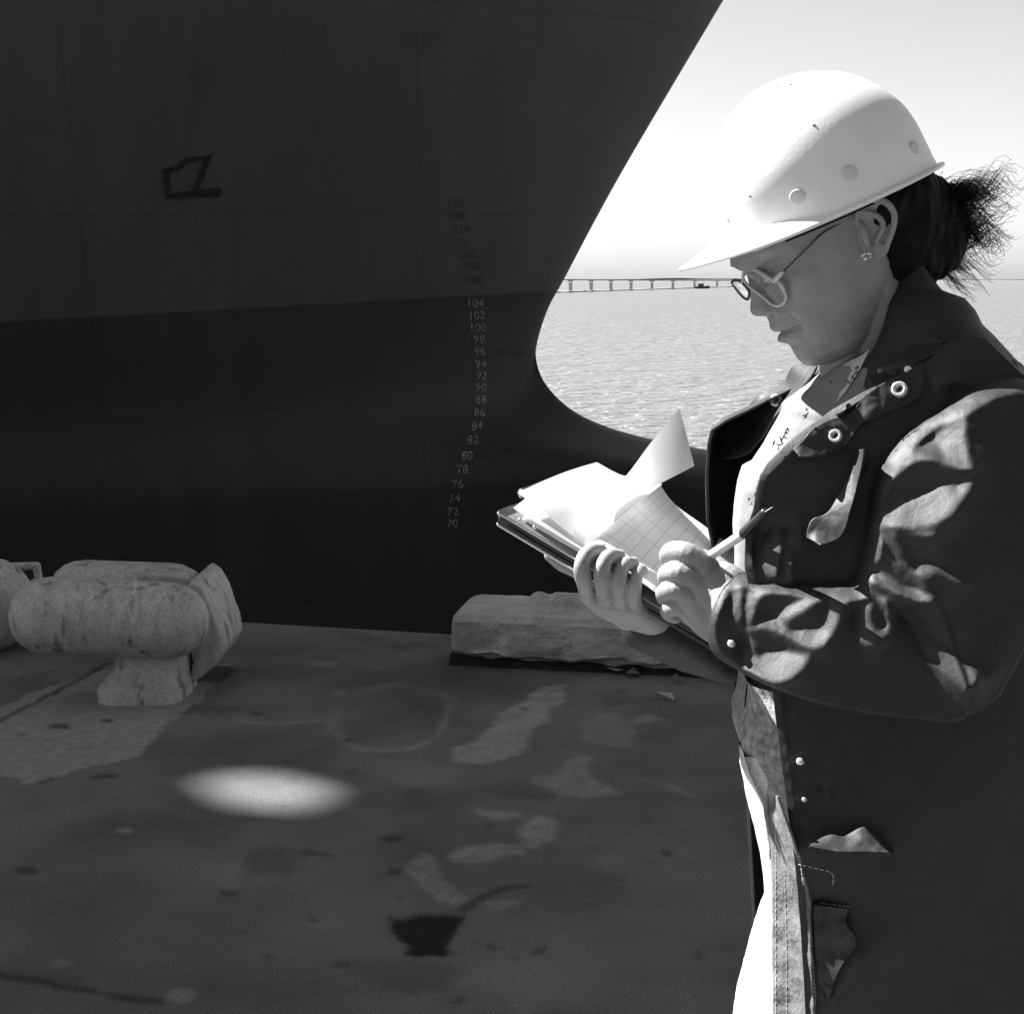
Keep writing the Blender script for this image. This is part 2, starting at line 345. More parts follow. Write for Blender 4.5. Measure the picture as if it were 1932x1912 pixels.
def pier_build():
    nrm = np.array([ed[1], -ed[0], 0]); st = .0125
    us = np.concatenate([[-60, -20, -8, -3.4], np.arange(-1.6, 3.6, st), [5, 9, 20, 60]]); vs = np.concatenate([np.arange(0, 3.9, st), [4.2, 5, 7, 12, 45]])
    U, W_ = np.meshgrid(us, vs, indexing='ij'); A = E0 + ed * U[..., None] + nrm * W_[..., None]
    q = A.reshape(-1, 3); q[:, 2] = 0; X = A[..., 0]; Y = A[..., 1]
    wob = lambda s_, k: (s_ * fbm(np.stack([X.ravel() * 9, Y.ravel() * 9, 0 * X.ravel()], 1), 3, k)).reshape(X.shape)
    Xw = X + wob(.035, 3); Yw = Y + wob(.045, 5)
    gp = lambda pts: [(g[0], g[1]) for g in (Gd(*p) for p in pts)]
    paint = np.zeros(X.shape)
    for pts, a in paint_polys: paint = np.maximum(paint, a * inpoly(Xw, Yw, gp(pts)))
    # ring
    c = Gd(742, 1350); rx = (Gd(852, 1350) - Gd(632, 1350))[0] / 2; ry = (Gd(742, 1288) - Gd(742, 1412))[1] / 2
    rr = np.hypot((Xw - c[0]) / rx, (Yw - c[1]) / abs(ry)); paint = np.maximum(paint, .52 * (np.abs(rr - 1) < .07) * (.62 - .38 * np.sin(np.arctan2(Yw - c[1], Xw - c[0]) - .3)))
    patch = 1. * inpoly(Xw, Yw, gp(patch_poly)); oil = 1. * inpoly(Xw, Yw, gp(oil_poly)); stain = np.zeros(X.shape)
    for k, x, y, w, h in spots:
        a = Gd(*k(x, y)); b = Gd(*k(x + w, y)); e = Gd(*k(x, y - h)); stain = np.maximum(stain, .9 * (np.hypot((Xw - a[0]) / (b[0] - a[0]), (Yw - a[1]) / (e[1] - a[1])) < 1))
    for pts, w in cracks:
        cc = catmull(np.array([Gd(*p) for p in pts]), 10)
        for i in range(len(cc) - 1):
            a, b = cc[i], cc[i + 1]; d_ = b - a; L2 = d_ @ d_; t = np.clip(((Xw * .35 + X * .65 - a[0]) * d_[0] + (Yw * .35 + Y * .65 - a[1]) * d_[1]) / L2, 0, 1)
            dd = np.hypot(Xw * .35 + X * .65 - a[0] - t * d_[0], Yw * .35 + Y * .65 - a[1] - t * d_[1]); stain = np.maximum(stain, .95 * (dd < .0010 * w + .004))
    bl = lambda m, r: blur(m, r)
    paint = bl(paint, .7); patch = bl(patch, .45); oil = bl(oil, .55); stain = bl(stain, .6)
    q[:, 2] = -.006 * oil.ravel() - .0015 * stain.ravel() + .002 * patch.ravel()
    A[:, 0, 2] -= .012 + .03 * np.clip(vnoise(A[:, 0] * 3, 5), 0, 1)
    side = np.stack([A[:, 0], A[:, 0]], 1); side[:, 1, 2] = -6
    mb = MB().grid(A); mb.grid(side, flip=True); o = mb.build("pier_deck", pier_mat(), None, True, recalc=False)
    n_ = A.shape[0] * A.shape[1]
    for nm, arr in (("paint", paint), ("patch", patch), ("oil", oil), ("stain", stain)):
        at = o.data.attributes.new(nm, 'FLOAT', 'POINT'); v = np.zeros(len(o.data.vertices), np.float32); v[:n_] = arr.ravel(); at.data.foreach_set("value", v)
    if o.data.polygons[len(o.data.polygons) // 2].normal.z < 0: o.data.flip_normals()
    return o
def pier_mat():
    m = M_conc; nt = m.node_tree; N = nt.nodes; L = nt.links; p = N["Principled BSDF"]; src = p.inputs["Base Color"].links[0].from_socket
    tc = N.new("ShaderNodeTexCoord")
    def attr(nm):
        a = N.new("ShaderNodeAttribute"); a.attribute_name = nm; return a.outputs["Fac"]
    def noise(sc, det, ro=.7):
        n = N.new("ShaderNodeTexNoise"); n.inputs["Scale"].default_value = sc; n.inputs["Detail"].default_value = det; n.inputs["Roughness"].default_value = ro; L.new(tc.outputs["Object"], n.inputs["Vector"]); return n.outputs[0]
    def M(op, a, b):
        q = N.new("ShaderNodeMath"); q.operation = op
        for k, x in enumerate((a, b)):
            if hasattr(x, "links"): L.new(x, q.inputs[k])
            else: q.inputs[k].default_value = x
        return q.outputs[0]
    def rg(s_, a, b, c=0, d=1):
        r = N.new("ShaderNodeMapRange"); L.new(s_, r.inputs[0]); [setattr(r.inputs[k + 1], "default_value", v) for k, v in enumerate((a, b, c, d))]; return r.outputs[0]
    b2 = N.new("ShaderNodeRGBToBW"); L.new(src, b2.inputs[0]); v = b2.outputs[0]
    # broad tyre-dark and dusty areas, fine aggregate
    v = M('MULTIPLY', v, rg(noise(.55, 4), .3, .7, .72, 1.3)); v = M('MULTIPLY', v, rg(noise(190, 4, .8), .32, .68, .55, 1.5))
    v = M('MULTIPLY', v, rg(noise(17, 9, .8), .58, .70, 1, .5))
    def mix(f, a, b):
        x = N.new("ShaderNodeMix"); L.new(f, x.inputs[0])
        for k, y in ((2, a), (3, b)):
            if hasattr(y, "links"): L.new(y, x.inputs[k])
            else: x.inputs[k].default_value = y
        return x.outputs[0]
    v = mix(M('MULTIPLY', attr("patch"), .85), v, M('MULTIPLY', .27, rg(noise(24, 8), .3, .7, .7, 1.25)))
    pn = rg(noise(95, 8, .85), .40, .60); pn2 = rg(noise(9, 8, .8), .34, .60)
    v = mix(M('MULTIPLY', M('MULTIPLY', attr("paint"), M('ADD', M('MULTIPLY', pn, .75), .25)), M('ADD', M('MULTIPLY', pn2, .7), .3)), v, .44)
    v = mix(M('MULTIPLY', attr("stain"), .8), v, .022); v = mix(attr("oil"), v, .012)
    cc = N.new("ShaderNodeCombineColor"); [L.new(v, cc.inputs[k]) for k in range(3)]; L.new(cc.outputs[0], p.inputs["Base Color"]); return m
pier = pier_build(); tag(pier, kind="structure")
# ---------------------------------------------------------------- concrete curb block
def curb():
    A0 = Gd(850, 1257); A1 = Gd(1500, 1290); d = (A1 - A0); Ln = np.linalg.norm(d); d /= Ln; nn = np.array([-d[1], d[0], 0])
    r = empty("concrete_curb", tuple(A0 + d * Ln / 2 + nn * .17)); tag(r, "crumbling low concrete curb block along the pier edge, behind the clipboard", "curb")
    us = np.concatenate([np.linspace(0, .12, 24), np.linspace(.13, Ln, 330)])
    prof = [(.050, .0), (.040, .02), (.030, .034), (.014, .044), (0, .05)] + [(0 - .002 * k, .05 + .012 * k) for k in range(1, 10)] + [(-.010, .172), (-.004, .181), (.006, .186)] + [(.02 + .02 * k, .188) for k in range(3)] + [(.075, .192), (.08, .20), (.084, .218)] + [(.10 + .02 * k, .226) for k in range(10)] + [(.31, .21), (.34, .15), (.34, 0)]
    prof = np.array(prof); A = np.zeros((len(us), len(prof), 3))
    for i, u in enumerate(us):
        e = min(1, u / .075); rnd = sqrt(max(0, 1 - (1 - e) ** 2)); bx_ = np.array([u, 0, 0])
        for j, (a, z) in enumerate(prof):
            q3 = np.array([[u * 6, a * 14, z * 12]]); q4 = q3 * 3.1
            n1 = fbm(q3, 4, 11)[0]; n2 = vnoise(q4, 5)[0]; n5 = vnoise(np.array([[u * 9, 1.3, 2]]), 9)[0]
            zz = z; aa = a
            if z < .052: zz = z + .030 * max(0, n1 + .15) + .020 * max(0, n5); aa = a + .012 * n2
            elif z < .188: aa = a + .005 * n2 + .007 * n1 + .010 * max(0, n5 - .35)
            top = z >= .19
            if top:
                chip = smoothstep(-.05, .12, fbm(np.array([[u * 5, a * 9, 0]]), 3, 21)[0] + .10 * sin(u * 7)); zz = lerp(.19 + .006 * n2, z, chip) + .005 * n1
            if .165 < z < .19: zz = z - .010 * max(0, n2) * (1 if n1 > 0 else .3)
            chipk = smoothstep(.1, .3, u); aa = .17 + (aa - .17) * (.80 + .20 * rnd); zz = zz * (.80 + .20 * rnd) if z > .06 else zz
            if top: zz = lerp(.19 * (.80 + .20 * rnd), zz, chipk)
            A[i, j] = A0 + d * (u - .0) + nn * aa; A[i, j, 2] = zz * (1.2 if z > .052 else 1)
    mb = MB().grid(A); m = len(prof); o_ = (len(us) - 1) * m; mb.f.append(tuple(range(m))); mb.f.append(tuple(range(o_ + m - 1, o_ - 1, -1)))
    under(mb.build("curb_block", M_block, None, False), r)
    B = []
    for u in np.linspace(-.01, Ln, 120):
        n1 = vnoise(np.array([[u * 8, 0, 0]]), 4)[0]; n2 = vnoise(np.array([[u * 17, 4, 0]]), 6)[0]
        B.append([A0 + d * u + nn * a + np.array([0, 0, z]) for a, z in ((.020 + .010 * n2, .001), (.028 + .008 * n2, .02 + .010 * n1), (.04 + .006 * n2, .035 + .01 * n1), (.10, .04), (.3, .04))])
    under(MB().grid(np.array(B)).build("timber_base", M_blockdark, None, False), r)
curb()
def scrap(name, pts, h, m, label, cat):
    q = np.array([Gd(*p) for p in pts]); q[:, 2] = h; q[1::2, 2] += .014
    mb = MB().prism(q, (0, 0, 1), .003); c = q.mean(0)
    v = np.array(mb.v) - [c[0], c[1], 0]; mb.v = [tuple(x) for x in v]
    o = mb.build(name, m, None, False); o.location = (c[0], c[1], 0); tag(o, label, cat)
scrap("paper_scrap", [KG(1065, 512), KG(1130, 550), KG(1160, 530), KG(1225, 515), KG(1150, 512)], .012, M_trash, "crumpled pale paper scrap lying against the foot of the concrete curb", "litter")
scrap("plastic_scrap", [KG(1170, 545), KG(1190, 560), KG(1235, 548), KG(1210, 530)], .012, M_patch, "small dull scrap beside the pale crumpled paper", "litter")
scrap("wood_splinter", [KG(1300, 640), KG(1310, 650), KG(1395, 668), KG(1385, 655)], .012, M_trash, "thin pale splinter on the pier in front of the curb", "litter")
scrap("foil_scrap", [KG(1375, 590), KG(1400, 560), KG(1435, 590), KG(1400, 575)], .012, M_patch, "crumpled grey scrap near the woman's sleeve by the curb", "litter")
# ---------------------------------------------------------------- mooring bitt
def bitt():
    c = Gd(275, 1292); r = empty("mooring_bollard", tuple(c)); tag(r, "pale painted iron double horned mooring bollard with thick rounded arms, whole in view", "bollard", "mooring bollards along the pier edge")
    Y = 5.02
    def W(x, y, Yq=Y): return P(*KL(x, y), Yq)
    def rough(mb, a=.004):
        v = np.array(mb.v); v += a * np.stack([fbm(v * 6, 3, k) for k in range(3)], 1); mb.v = [tuple(x) for x in v]; return mb
    # front arm: a worn round bar with blunt ends
    a = W(255, 402); b = W(885, 428); R = .141
    pts = [lerp(a, b, t) for t in np.linspace(0, 1, 40)]
    under(rough(MB().tube(pts, [R * (1 - .02 * t) for t in np.linspace(0, 1, 40)], 48, capk=1.0), .0022).build("arm", M_bitt), r)
    a = P(*KL(440, 235), Y + .40); b = P(*KL(880, 250), Y + .40)
    under(rough(MB().tube([lerp(a, b, t) for t in np.linspace(0, 1, 24)], .125, 40, capk=1.0, flat=.72), .0022).build("arm", M_bitt), r)
    mb = MB().prism([P(*KL(x, y), Y + .20) for x, y in ((700, 185), (900, 190), (960, 205), (985, 222), (988, 300), (700, 300))], (0, 1, 0), .16)
    me = mb.mesh("cap_block"); o = link("cap_block", me, M_bitt, None, False); bv = o.modifiers.new("b", 'BEVEL'); bv.width = .012; bv.segments = 3; me2 = evaluated(o); bpy.data.objects.remove(o)
    under(link("cap_block", me2, M_bitt, None, True), r)
    # neck joining both arms and the base post
    mb = MB(); rings = []
    for yy, x0, x1, dy in ((520, 560, 960, .11), (600, 590, 935, .12), (680, 575, 945, .14), (740, 540, 950, .16), (775, 500, 960, .18)):
        p0 = W(x0, yy); p1 = W(x1, yy); cx = (p0[0] + p1[0]) / 2; hx = (p1[0] - p0[0]) / 2; z = p0[2]
        rings.append([[cx + hx * np.sign(cos(t)) * abs(cos(t)) ** .5, Y + .10 + dy * np.sign(sin(t)) * abs(sin(t)) ** .5, z] for t in np.linspace(0, 2 * pi, 40, endpoint=False)])
    last = np.array(rings[-1]); last[:, 2] = -.02; rings.append(last.tolist())
    mb.grid(np.array(rings), closev=True); under(rough(mb, .004).build("post", M_bitt), r)
    # right hand web: curved plate
    out = [(985, 215), (1040, 255), (1085, 330), (1115, 420), (1145, 500), (1160, 590), (1120, 660), (1040, 730), (960, 770), (985, 700), (1005, 620), (1000, 540), (1035, 470), (1040, 380), (1010, 320), (960, 280)]
    f0 = [W(x, y, Y + .10) for x, y in out]; mb = MB().prism(f0, (0.02, 1, 0), .36)
    me = mb.mesh("web"); o = link("web", me, M_bitt, None, False)
    bv = o.modifiers.new("b", 'BEVEL'); bv.width = .016; bv.segments = 3; me2 = evaluated(o); bpy.data.objects.remove(o)
    o = link("web", me2, M_bitt, None, True); under(o, r)
    
    # second bollard at the frame's left edge
    r2 = empty("mooring_bollard", tuple(Gd(-60, 1240))); tag(r2, "dim painted iron mooring bollard cut off at the left edge of view", "bollard", "mooring bollards along the pier edge")
    Y2 = 5.75
    a = P(*KL(-420, 340), Y2); b = P(*KL(-75, 345), Y2); under(rough(MB().tube([lerp(a, b, t) for t in np.linspace(0, 1, 16)], .20, 32), .002).build("arm", M_bitt), r2)
    g = Gd(-60, 1240); under(MB().tube([(g[0] - .2, Y2 + .1, -.02), (g[0] - .2, Y2 + .1, .3)], .18, 24, caps=False).build("post", M_bitt), r2)
    # square bracket behind the gap
    r3 = empty("steel_bracket", tuple(P(*KL(110, 260), 6.0))); tag(r3, "open square steel bracket standing between the two bollards", "bracket")
    for q0, q1 in (((10, 150), (190, 145)), ((190, 145), (205, 240)), ((10, 150), (95, 320)), ((95, 320), (180, 230))):
        under(MB().tube([P(*KL(*q0), 6.0), P(*KL(*q1), 6.0)], .018, 8).build("bar", M_bitt), r3)
    under(MB().box(tuple(P(*KL(110, 300), 6.0) * [1, 1, 0] + [0, .0, .06]), (.3, .1, .13)).build("foot", M_blockdark, None, False), r3)
bitt()
# ---------------------------------------------------------------- the ship
YC = 19.0
stem_px = [(1365, 0), (1240, 210), (1170, 330), (1115, 430), (1065, 525), (1035, 580), (1015, 640), (1012, 680), (1030, 725), (1075, 770), (1140, 803), (1230, 829), (1340, 851), (1480, 876), (1600, 905), (1700, 955), (1740, 1030), (1745, 1120), (1700, 1230), (1600, 1330)]
SP = [P(x, y, YC) for x, y in catmull(np.array(stem_px, float), 6)]; sx = [p[0] for p in SP]; sz = [p[2] for p in SP]
slope = (sx[0] - sx[24]) / (sz[0] - sz[24])
prof_z = sz[::-1]; prof_x = sx[::-1]
prof_z = [-5.6] + prof_z + [36.0]; prof_x = [prof_x[0] - 1] + prof_x + [sx[0] + slope * (36 - sz[0]) * .92]
def xs(z): return np.interp(z, prof_z, prof_x)
im = int(np.argmin(sx[:60])); zm = sz[im]; xm = sx[im]
def xmain(z): return np.where(z > zm, xs(z), xm - .1 * (zm - z))
_zg = np.linspace(-12, 36, 1921); _k = np.exp(-.5 * (np.arange(-160, 161) * .025 / 1.3) ** 2); _k /= _k.sum()
_xg = np.convolve(np.pad(xmain(_zg), 160, mode='edge'), _k, 'valid')
def half(x, z):
    x = np.asarray(x, float); z = np.asarray(z, float); de = xmain(z) - x; w = smoothstep(.3, 4.5, de)
    d1 = np.maximum(de * (1 - w) + (np.interp(z, _zg, _xg) - x) * w, 0); zz = np.log1p(np.exp((z - 1) / 1.5)) * 1.5; zz = np.minimum(zz, 17)
    b1 = (7.6 + .05 * zz) * (1 - np.exp(-d1 / (13 - .18 * zz))) ** .85
    d2 = np.maximum(xs(z) - x, 0)
    b2 = np.where(z < zm, 1.25 * np.sqrt(np.clip(d2 / 1.6, 0, 1)) * smoothstep(zm, zm - 1.6, z), .12 * np.clip(d2 / .25, 0, 1) ** .5)
    return (b1 ** 2 + b2 ** 2) ** .5
def yside(x, z): return YC - half(x, z)
SHADOW_Y = 2.45
HG = Gd(500, 1490)
t = 20.
for _ in range(60):
    q = HG + SUN * t; t += (yside(q[0], q[2]) - q[1]) * .6 / SUN[1] * .5
HC = HG + SUN * t
# height of the rail where the edge of the shadow passes
t = 24.; g = np.array([-.3, SHADOW_Y, 0])
for _ in range(80):
    q = g + SUN * t; t += (yside(q[0], q[2]) - q[1]) * .3 / SUN[1]
RAIL = (g + SUN * t)[2]
ship = empty("cargo_ship", (0, float(YC), WZ)); tag(ship, "huge dark ship bow with raked stem and underwater bulb, beyond the pier", "ship")
def hull_y(x, z): return yside(x, z)
def hull_parts():
    zl = np.unique(np.round(np.concatenate([np.linspace(-5.6, 0, 50), np.linspace(-1.2, -.2, 24), np.linspace(0, RAIL, 46), np.linspace(-.6, 5.5, 120), np.arange(HC[2] - .8, HC[2] + .8, .045), [RAIL]]), 4))
    dh = float(xs(HC[2]) - HC[0])
    dl = np.unique(np.round(np.concatenate([np.array([0, .01, .03, .06, .1, .16, .25, .4, .6, .8]), np.linspace(1, 48, 80), np.arange(dh - .9, dh + .9, .045)]), 4))
    bound = lambda x: interp(x, [(-6., 1.16), (-2.2, 1.20), (.6, 1.40), (8, 1.5)])
    for side in (1, -1):
        A = np.zeros((len(zl), len(dl), 3))
        for i, z in enumerate(zl):
            x = xs(z) - dl; A[i, :, 0] = x; A[i, :, 1] = YC - side * np.where(dl > 0, half(x, z), 0); A[i, :, 2] = z
        yield side, A, zl
def build_hull():
    up = MB(); lo = MB(); hole = 0
    import itertools
    V = []; FU = []; FL = []
    for side, A, zl in hull_parts():
        o = len(V); n, m = A.shape[:2]; V += A.reshape(-1, 3).tolist()
        C = (A[:-1, :-1] + A[1:, :-1] + A[1:, 1:] + A[:-1, 1:]) / 4
        rel = C - HC; perp = rel - (rel @ SUN)[..., None] * SUN; dist = np.linalg.norm(perp, axis=-1) 
        bx = np.interp(C[..., 0], [-6, -2.2, .6, 8], [1.12, 1.18, 1.37, 1.5])
        for i in range(n - 1):
            for j in range(m - 1):
                if side == 1 and dist[i, j] < .130: continue
                q = (o + i * m + j, o + i * m + j + 1, o + (i + 1) * m + j + 1, o + (i + 1) * m + j)
                if side == -1: q = q[::-1]
                (FU if C[i, j, 2] > 1.3 else FL).append(q)
    up.v = V; 
    return V, FU, FL
V, FU, FL = build_hull()
me = bpy.data.meshes.new("hull"); me.from_pydata(V, [], FU + FL); me.update()
hull_m = bpy.data.materials.new("hull_paint"); hull_m.use_nodes = True
def hull_material(m):
    nt = m.node_tree; N = nt.nodes; L = nt.links; p = N["Principled BSDF"]; p.inputs["Roughness"].default_value = .5; p.inputs["Specular IOR Level"].default_value = .25
    tc = N.new("ShaderNodeTexCoord"); sp = N.new("ShaderNodeSeparateXYZ"); L.new(tc.outputs["Object"], sp.inputs[0])
    def M(op, a, b):
        q = N.new("ShaderNodeMath"); q.operation = op
        for k, x in enumerate((a, b)):
            if hasattr(x, "links"): L.new(x, q.inputs[k])
            else: q.inputs[k].default_value = x
        return q.outputs[0]
    def noise(sc, st, det=5):
        mp = N.new("ShaderNodeMapping"); mp.inputs["Scale"].default_value = st; L.new(tc.outputs["Object"], mp.inputs[0])
        n = N.new("ShaderNodeTexNoise"); n.inputs["Scale"].default_value = sc; n.inputs["Detail"].default_value = det; L.new(mp.outputs[0], n.inputs["Vector"]); return n.outputs[0]
    # trim line rises towards the stem
    line = M('ADD', M('MULTIPLY', sp.outputs[0], .050), BOOT)
    e = M('ADD', M('SUBTRACT', sp.outputs[2], line), M('MULTIPLY', M('SUBTRACT', noise(2.2, (1, 1, 1)), .5), .05))
    r = N.new("ShaderNodeMapRange"); L.new(e, r.inputs[0]); r.inputs[1].default_value = -.012; r.inputs[2].default_value = .012
    n1 = noise(.35, (1, 1, .5)); n2 = noise(2.5, (1, 1, .12)); n3 = noise(22, (1, 1, 1))
    v = M('MULTIPLY', M('ADD', .72, M('MULTIPLY', n1, .35)), M('ADD', .8, M('MULTIPLY', n2, .4)))
    sm = N.new("ShaderNodeMapRange"); L.new(noise(1.1, (1, 1, .8), 3), sm.inputs[0]); sm.inputs[1].default_value = .66; sm.inputs[2].default_value = .78; sm.inputs[3].default_value = 1; sm.inputs[4].default_value = .75
    v = M('MULTIPLY', v, sm.outputs[0])
    v = M('MULTIPLY', v, M('ADD', .85, M('MULTIPLY', n3, .3)))
    zz_ = M('FRACT', M('MULTIPLY', M('ADD', sp.outputs[2], M('MULTIPLY', sp.outputs[0], -.02)), 1 / 2.3), 0); xx_ = M('FRACT', M('MULTIPLY', M('ADD', sp.outputs[0], 40.7), 1 / 3.6), 0)
    seam = M('MAXIMUM', M('LESS_THAN', zz_, .012), M('LESS_THAN', xx_, .008)); v = M('MULTIPLY', v, M('SUBTRACT', 1.0, M('MULTIPLY', seam, .16)))
    mx = N.new("ShaderNodeMix"); L.new(r.outputs[0], mx.inputs[0]); mx.inputs[2].default_value = HLO; mx.inputs[3].default_value = HUP
    v = M('MULTIPLY', v, mx.outputs[0]); cc = N.new("ShaderNodeCombineColor"); [L.new(v, cc.inputs[k]) for k in range(3)]; L.new(cc.outputs[0], p.inputs["Base Color"])
    bp = N.new("ShaderNodeBump"); bp.inputs["Distance"].default_value = .02; L.new(noise(1.2, (1, 1, .3), 2), bp.inputs["Height"]); L.new(bp.outputs[0], p.inputs["Normal"])
HLO, HUP, BOOT = .038, .076, 1.335
hull_material(hull_m)
hull = link("hull", me, hull_m, ship, True, recalc=False); hull.location = Vector((0, 0, 0)) - Vector(ship.location)
# plating deck (below the fairlead opening) 
DZ = float(HC[2] - .75); mb = MB(); rows = []
for d in np.concatenate([[.02, .3, 1], np.linspace(2, 48, 40)]):
    x = float(xs(DZ) - d); b = float(half(x, DZ)) - .004; rows.append([(x, YC - b, DZ), (x, YC + b, DZ)])
mb.grid(np.array(rows)); o = mb.build("deck", M_hullup, None, False); under(o, ship)
def hull_hit(xd, yd, off=.02):
    d = ray(xd, yd); lo_, hi_ = 8., YC
    for _ in range(50):
        m_ = (lo_ + hi_) / 2; q = CAM + d * (m_ / d[1])
        if q[1] > yside(q[0], q[2]): hi_ = m_
        else: lo_ = m_
    q = CAM + d * ((lo_ - off) / d[1]); return q
KH = K(1050, 450, 2.25); KS = K(300, 300, 1.912)
def text_mesh(s, size, res=3):
    cu = bpy.data.curves.new("txt", 'FONT'); cu.body = s; cu.size = size; cu.align_x = 'CENTER'; cu.align_y = 'CENTER'; cu.resolution_u = res
    o = bpy.data.objects.new("txt", cu); COL.objects.link(o); me = evaluated(o); bpy.data.objects.remove(o); bpy.data.curves.remove(cu); return me
def draft(label, px, m, size=.145):
    c = hull_hit(*px, off=0); me = text_mesh(label, size); v = verts(me)
    # lie on the plating
    x = c[0] + v[:, 0] * 1.0; z = c[2] + v[:, 1]; out = np.stack([x, yside(x, z) - .03, z], 1); setverts(me, out - np.array(ship.location))
    o = link("draft_mark", me, m, ship, False, recalc=False); return o
ys_l = [(222, 638), (230, 703), (235, 770), (244, 833), (247, 900), (252, 967), (255, 1030), (255, 1095), (252, 1162), (246, 1230), (232, 1305), (210, 1380), (178, 1465), (152, 1540), (127, 1620), (110, 1697), (100, 1770), (97, 1835)]
for i, q in enumerate(ys_l): draft(str(104 - 2 * i), KH(*q), M_mark_l)
for i, q in enumerate([(220, 510), (205, 440), (180, 372), (128, 305), (150, 235), (130, 160), (118, 95)]): draft(str(106 + 2 * i), KH(*q), M_mark_d)
mb = MB()
for poly in ([(180, 208), (205, 202), (222, 325), (198, 345)], [(198, 345), (215, 320), (445, 292), (455, 325), (440, 335)], [(180, 208), (240, 195), (285, 155), (400, 145), (385, 165), (300, 178), (250, 215), (200, 222)],
             [(375, 150), (415, 130), (345, 312), (318, 312)]):
    q = np.array([hull_hit(*KS(*p), off=.02) for p in poly]) - np.array(ship.location); mb.prism(q, (0, -1, 0), .003)
mb.build("bulb_symbol", M_mark_d, ship, False)
# ---------------------------------------------------------------- bridge and shore
K8 = K(1250, 550, 2.576)
def bridge():
    a = P(*K8(250, 403), 1); 
    def wp(x, y): return Gd(*K8(x, y), z=WZ)
    A = wp(460, 396); B = wp(1243, 371)
    line = lambda px: None
    r = empty("causeway_bridge", tuple(A)); tag(r, "long low concrete bridge on many piers far across the water", "bridge")
    dirv = (B - A); Ln = np.linalg.norm(dirv[:2]); u = dirv / Ln
    nn = np.array([-u[1], u[0], 0])
    def at(px):   # point of the bridge line seen in column px
        d = ray(K8(px, 390)[0], 560)
        # solve A + s*u crossing the vertical plane through the ray
        s = (d[0] * A[1] - d[1] * A[0]) / (d[1] * u[0] - d[0] * u[1]); return A + u * s
    def top(px, y):
        q = at(px); d = ray(*K8(px, y)); return CAMZ + d[2] * q[1] / d[1]
    zt = lambda px: top(px, interp(px, [(0, 319), (1340, 329), (2500, 333)]))
    cols = [-60, 60, 200, 332, 460, 583, 708, 838, 968, 1103, 1243, 1388, 1540, 1700]
    deckp = []
    for px in np.linspace(-120, 1900, 30):
        q = at(px); z1 = zt(px); w_ = 1.1
        deckp.append([(q[0] - nn[0] * w_, q[1] - nn[1] * w_, z1 - .42), (q[0] - nn[0] * w_, q[1] - nn[1] * w_, z1), (q[0] + nn[0] * w_, q[1] + nn[1] * w_, z1), (q[0] + nn[0] * w_, q[1] + nn[1] * w_, z1 - .42)])
    mb = MB().grid(np.array(deckp), closev=True); under(mb.build("deck", M_bridge, None, False), r)
    for px in cols:
        q = at(px); z1 = zt(px) - .42; mb = MB(); ang = atan2(u[1], u[0])
        mb.box((q[0], q[1], z1 - .28), (1.7, 2.2, .6), ang)
        for s in (-1, 1): mb.box((q[0] + u[0] * s * .62, q[1] + u[1] * s * .62, (z1 - .9 + WZ) / 2 - .3), (.42, 1.2, z1 - .9 - WZ + .6), ang)
        mb.box((q[0], q[1], WZ + .1), (1.7, 2.4, .3), ang)
        under(mb.build("pier", M_bridge, None, False), r)
    mb = MB(); rows = []
    for px in np.linspace(-120, 1340, 60):
        q = at(px); q = q + u * 0; z = WZ + .28 + .3 * random.random()
        rows.append([(q[0] - nn[0] * 5, q[1] - nn[1] * 5, WZ - .2), (q[0] - nn[0] * 4, q[1] - nn[1] * 4, z), (q[0] + nn[0] * 4, q[1] + nn[1] * 4, z), (q[0] + nn[0] * 5, q[1] + nn[1] * 5, WZ - .2)])
    mb.grid(np.array(rows)); o = mb.build("shoal", mat("rocky_shoal", .22, .9, .1, vary=.3, vscale=.2), None, False); o["kind"] = "structure"
    # small boat under the bridge
    c = at(1012) - nn * 14; rb = empty("small_boat", (c[0], c[1], WZ)); tag(rb, "tiny dark workboat under the distant bridge", "boat")
    Mbt = mat("boat_paint", .06, .6, .3)
    L_ = 9.; mb = MB(); rows = []
    for s in np.linspace(-1, 1, 9):
        w_ = 1.6 * (1 - max(s, 0) ** 2) * (.8 + .2 * (s < .9)); rows.append([(s * L_ / 2, -w_, 1.3 + .5 * max(s, 0)), (s * L_ / 2, -w_ * .6, -.2), (s * L_ / 2, w_ * .6, -.2), (s * L_ / 2, w_, 1.3 + .5 * max(s, 0))])
    mb.grid(np.array(rows), closev=True); mb.build("hull", Mbt, rb, False)
    MB().box((-1., 0, 2.1), (3.4, 2.2, 1.8)).build("cabin", Mbt, rb, False)
bridge()
mb = MB(); rows = []
for x in np.linspace(-3500, 4500, 160):
    h = 1.5 + 7 * max(0, float(fbm(np.array([[x * .004, 0, 0]]), 4, 3)[0]) + .35); rows.append([(x, 6600, WZ - 1), (x, 6600, WZ + h), (x, 6900, WZ + h * .8), (x, 6900, WZ - 1)])
mb.grid(np.array(rows)); o = mb.build("far_shore", mat("far_land", .10, 1, 0, vary=.2, vscale=.01), None, False); o["kind"] = "structure"

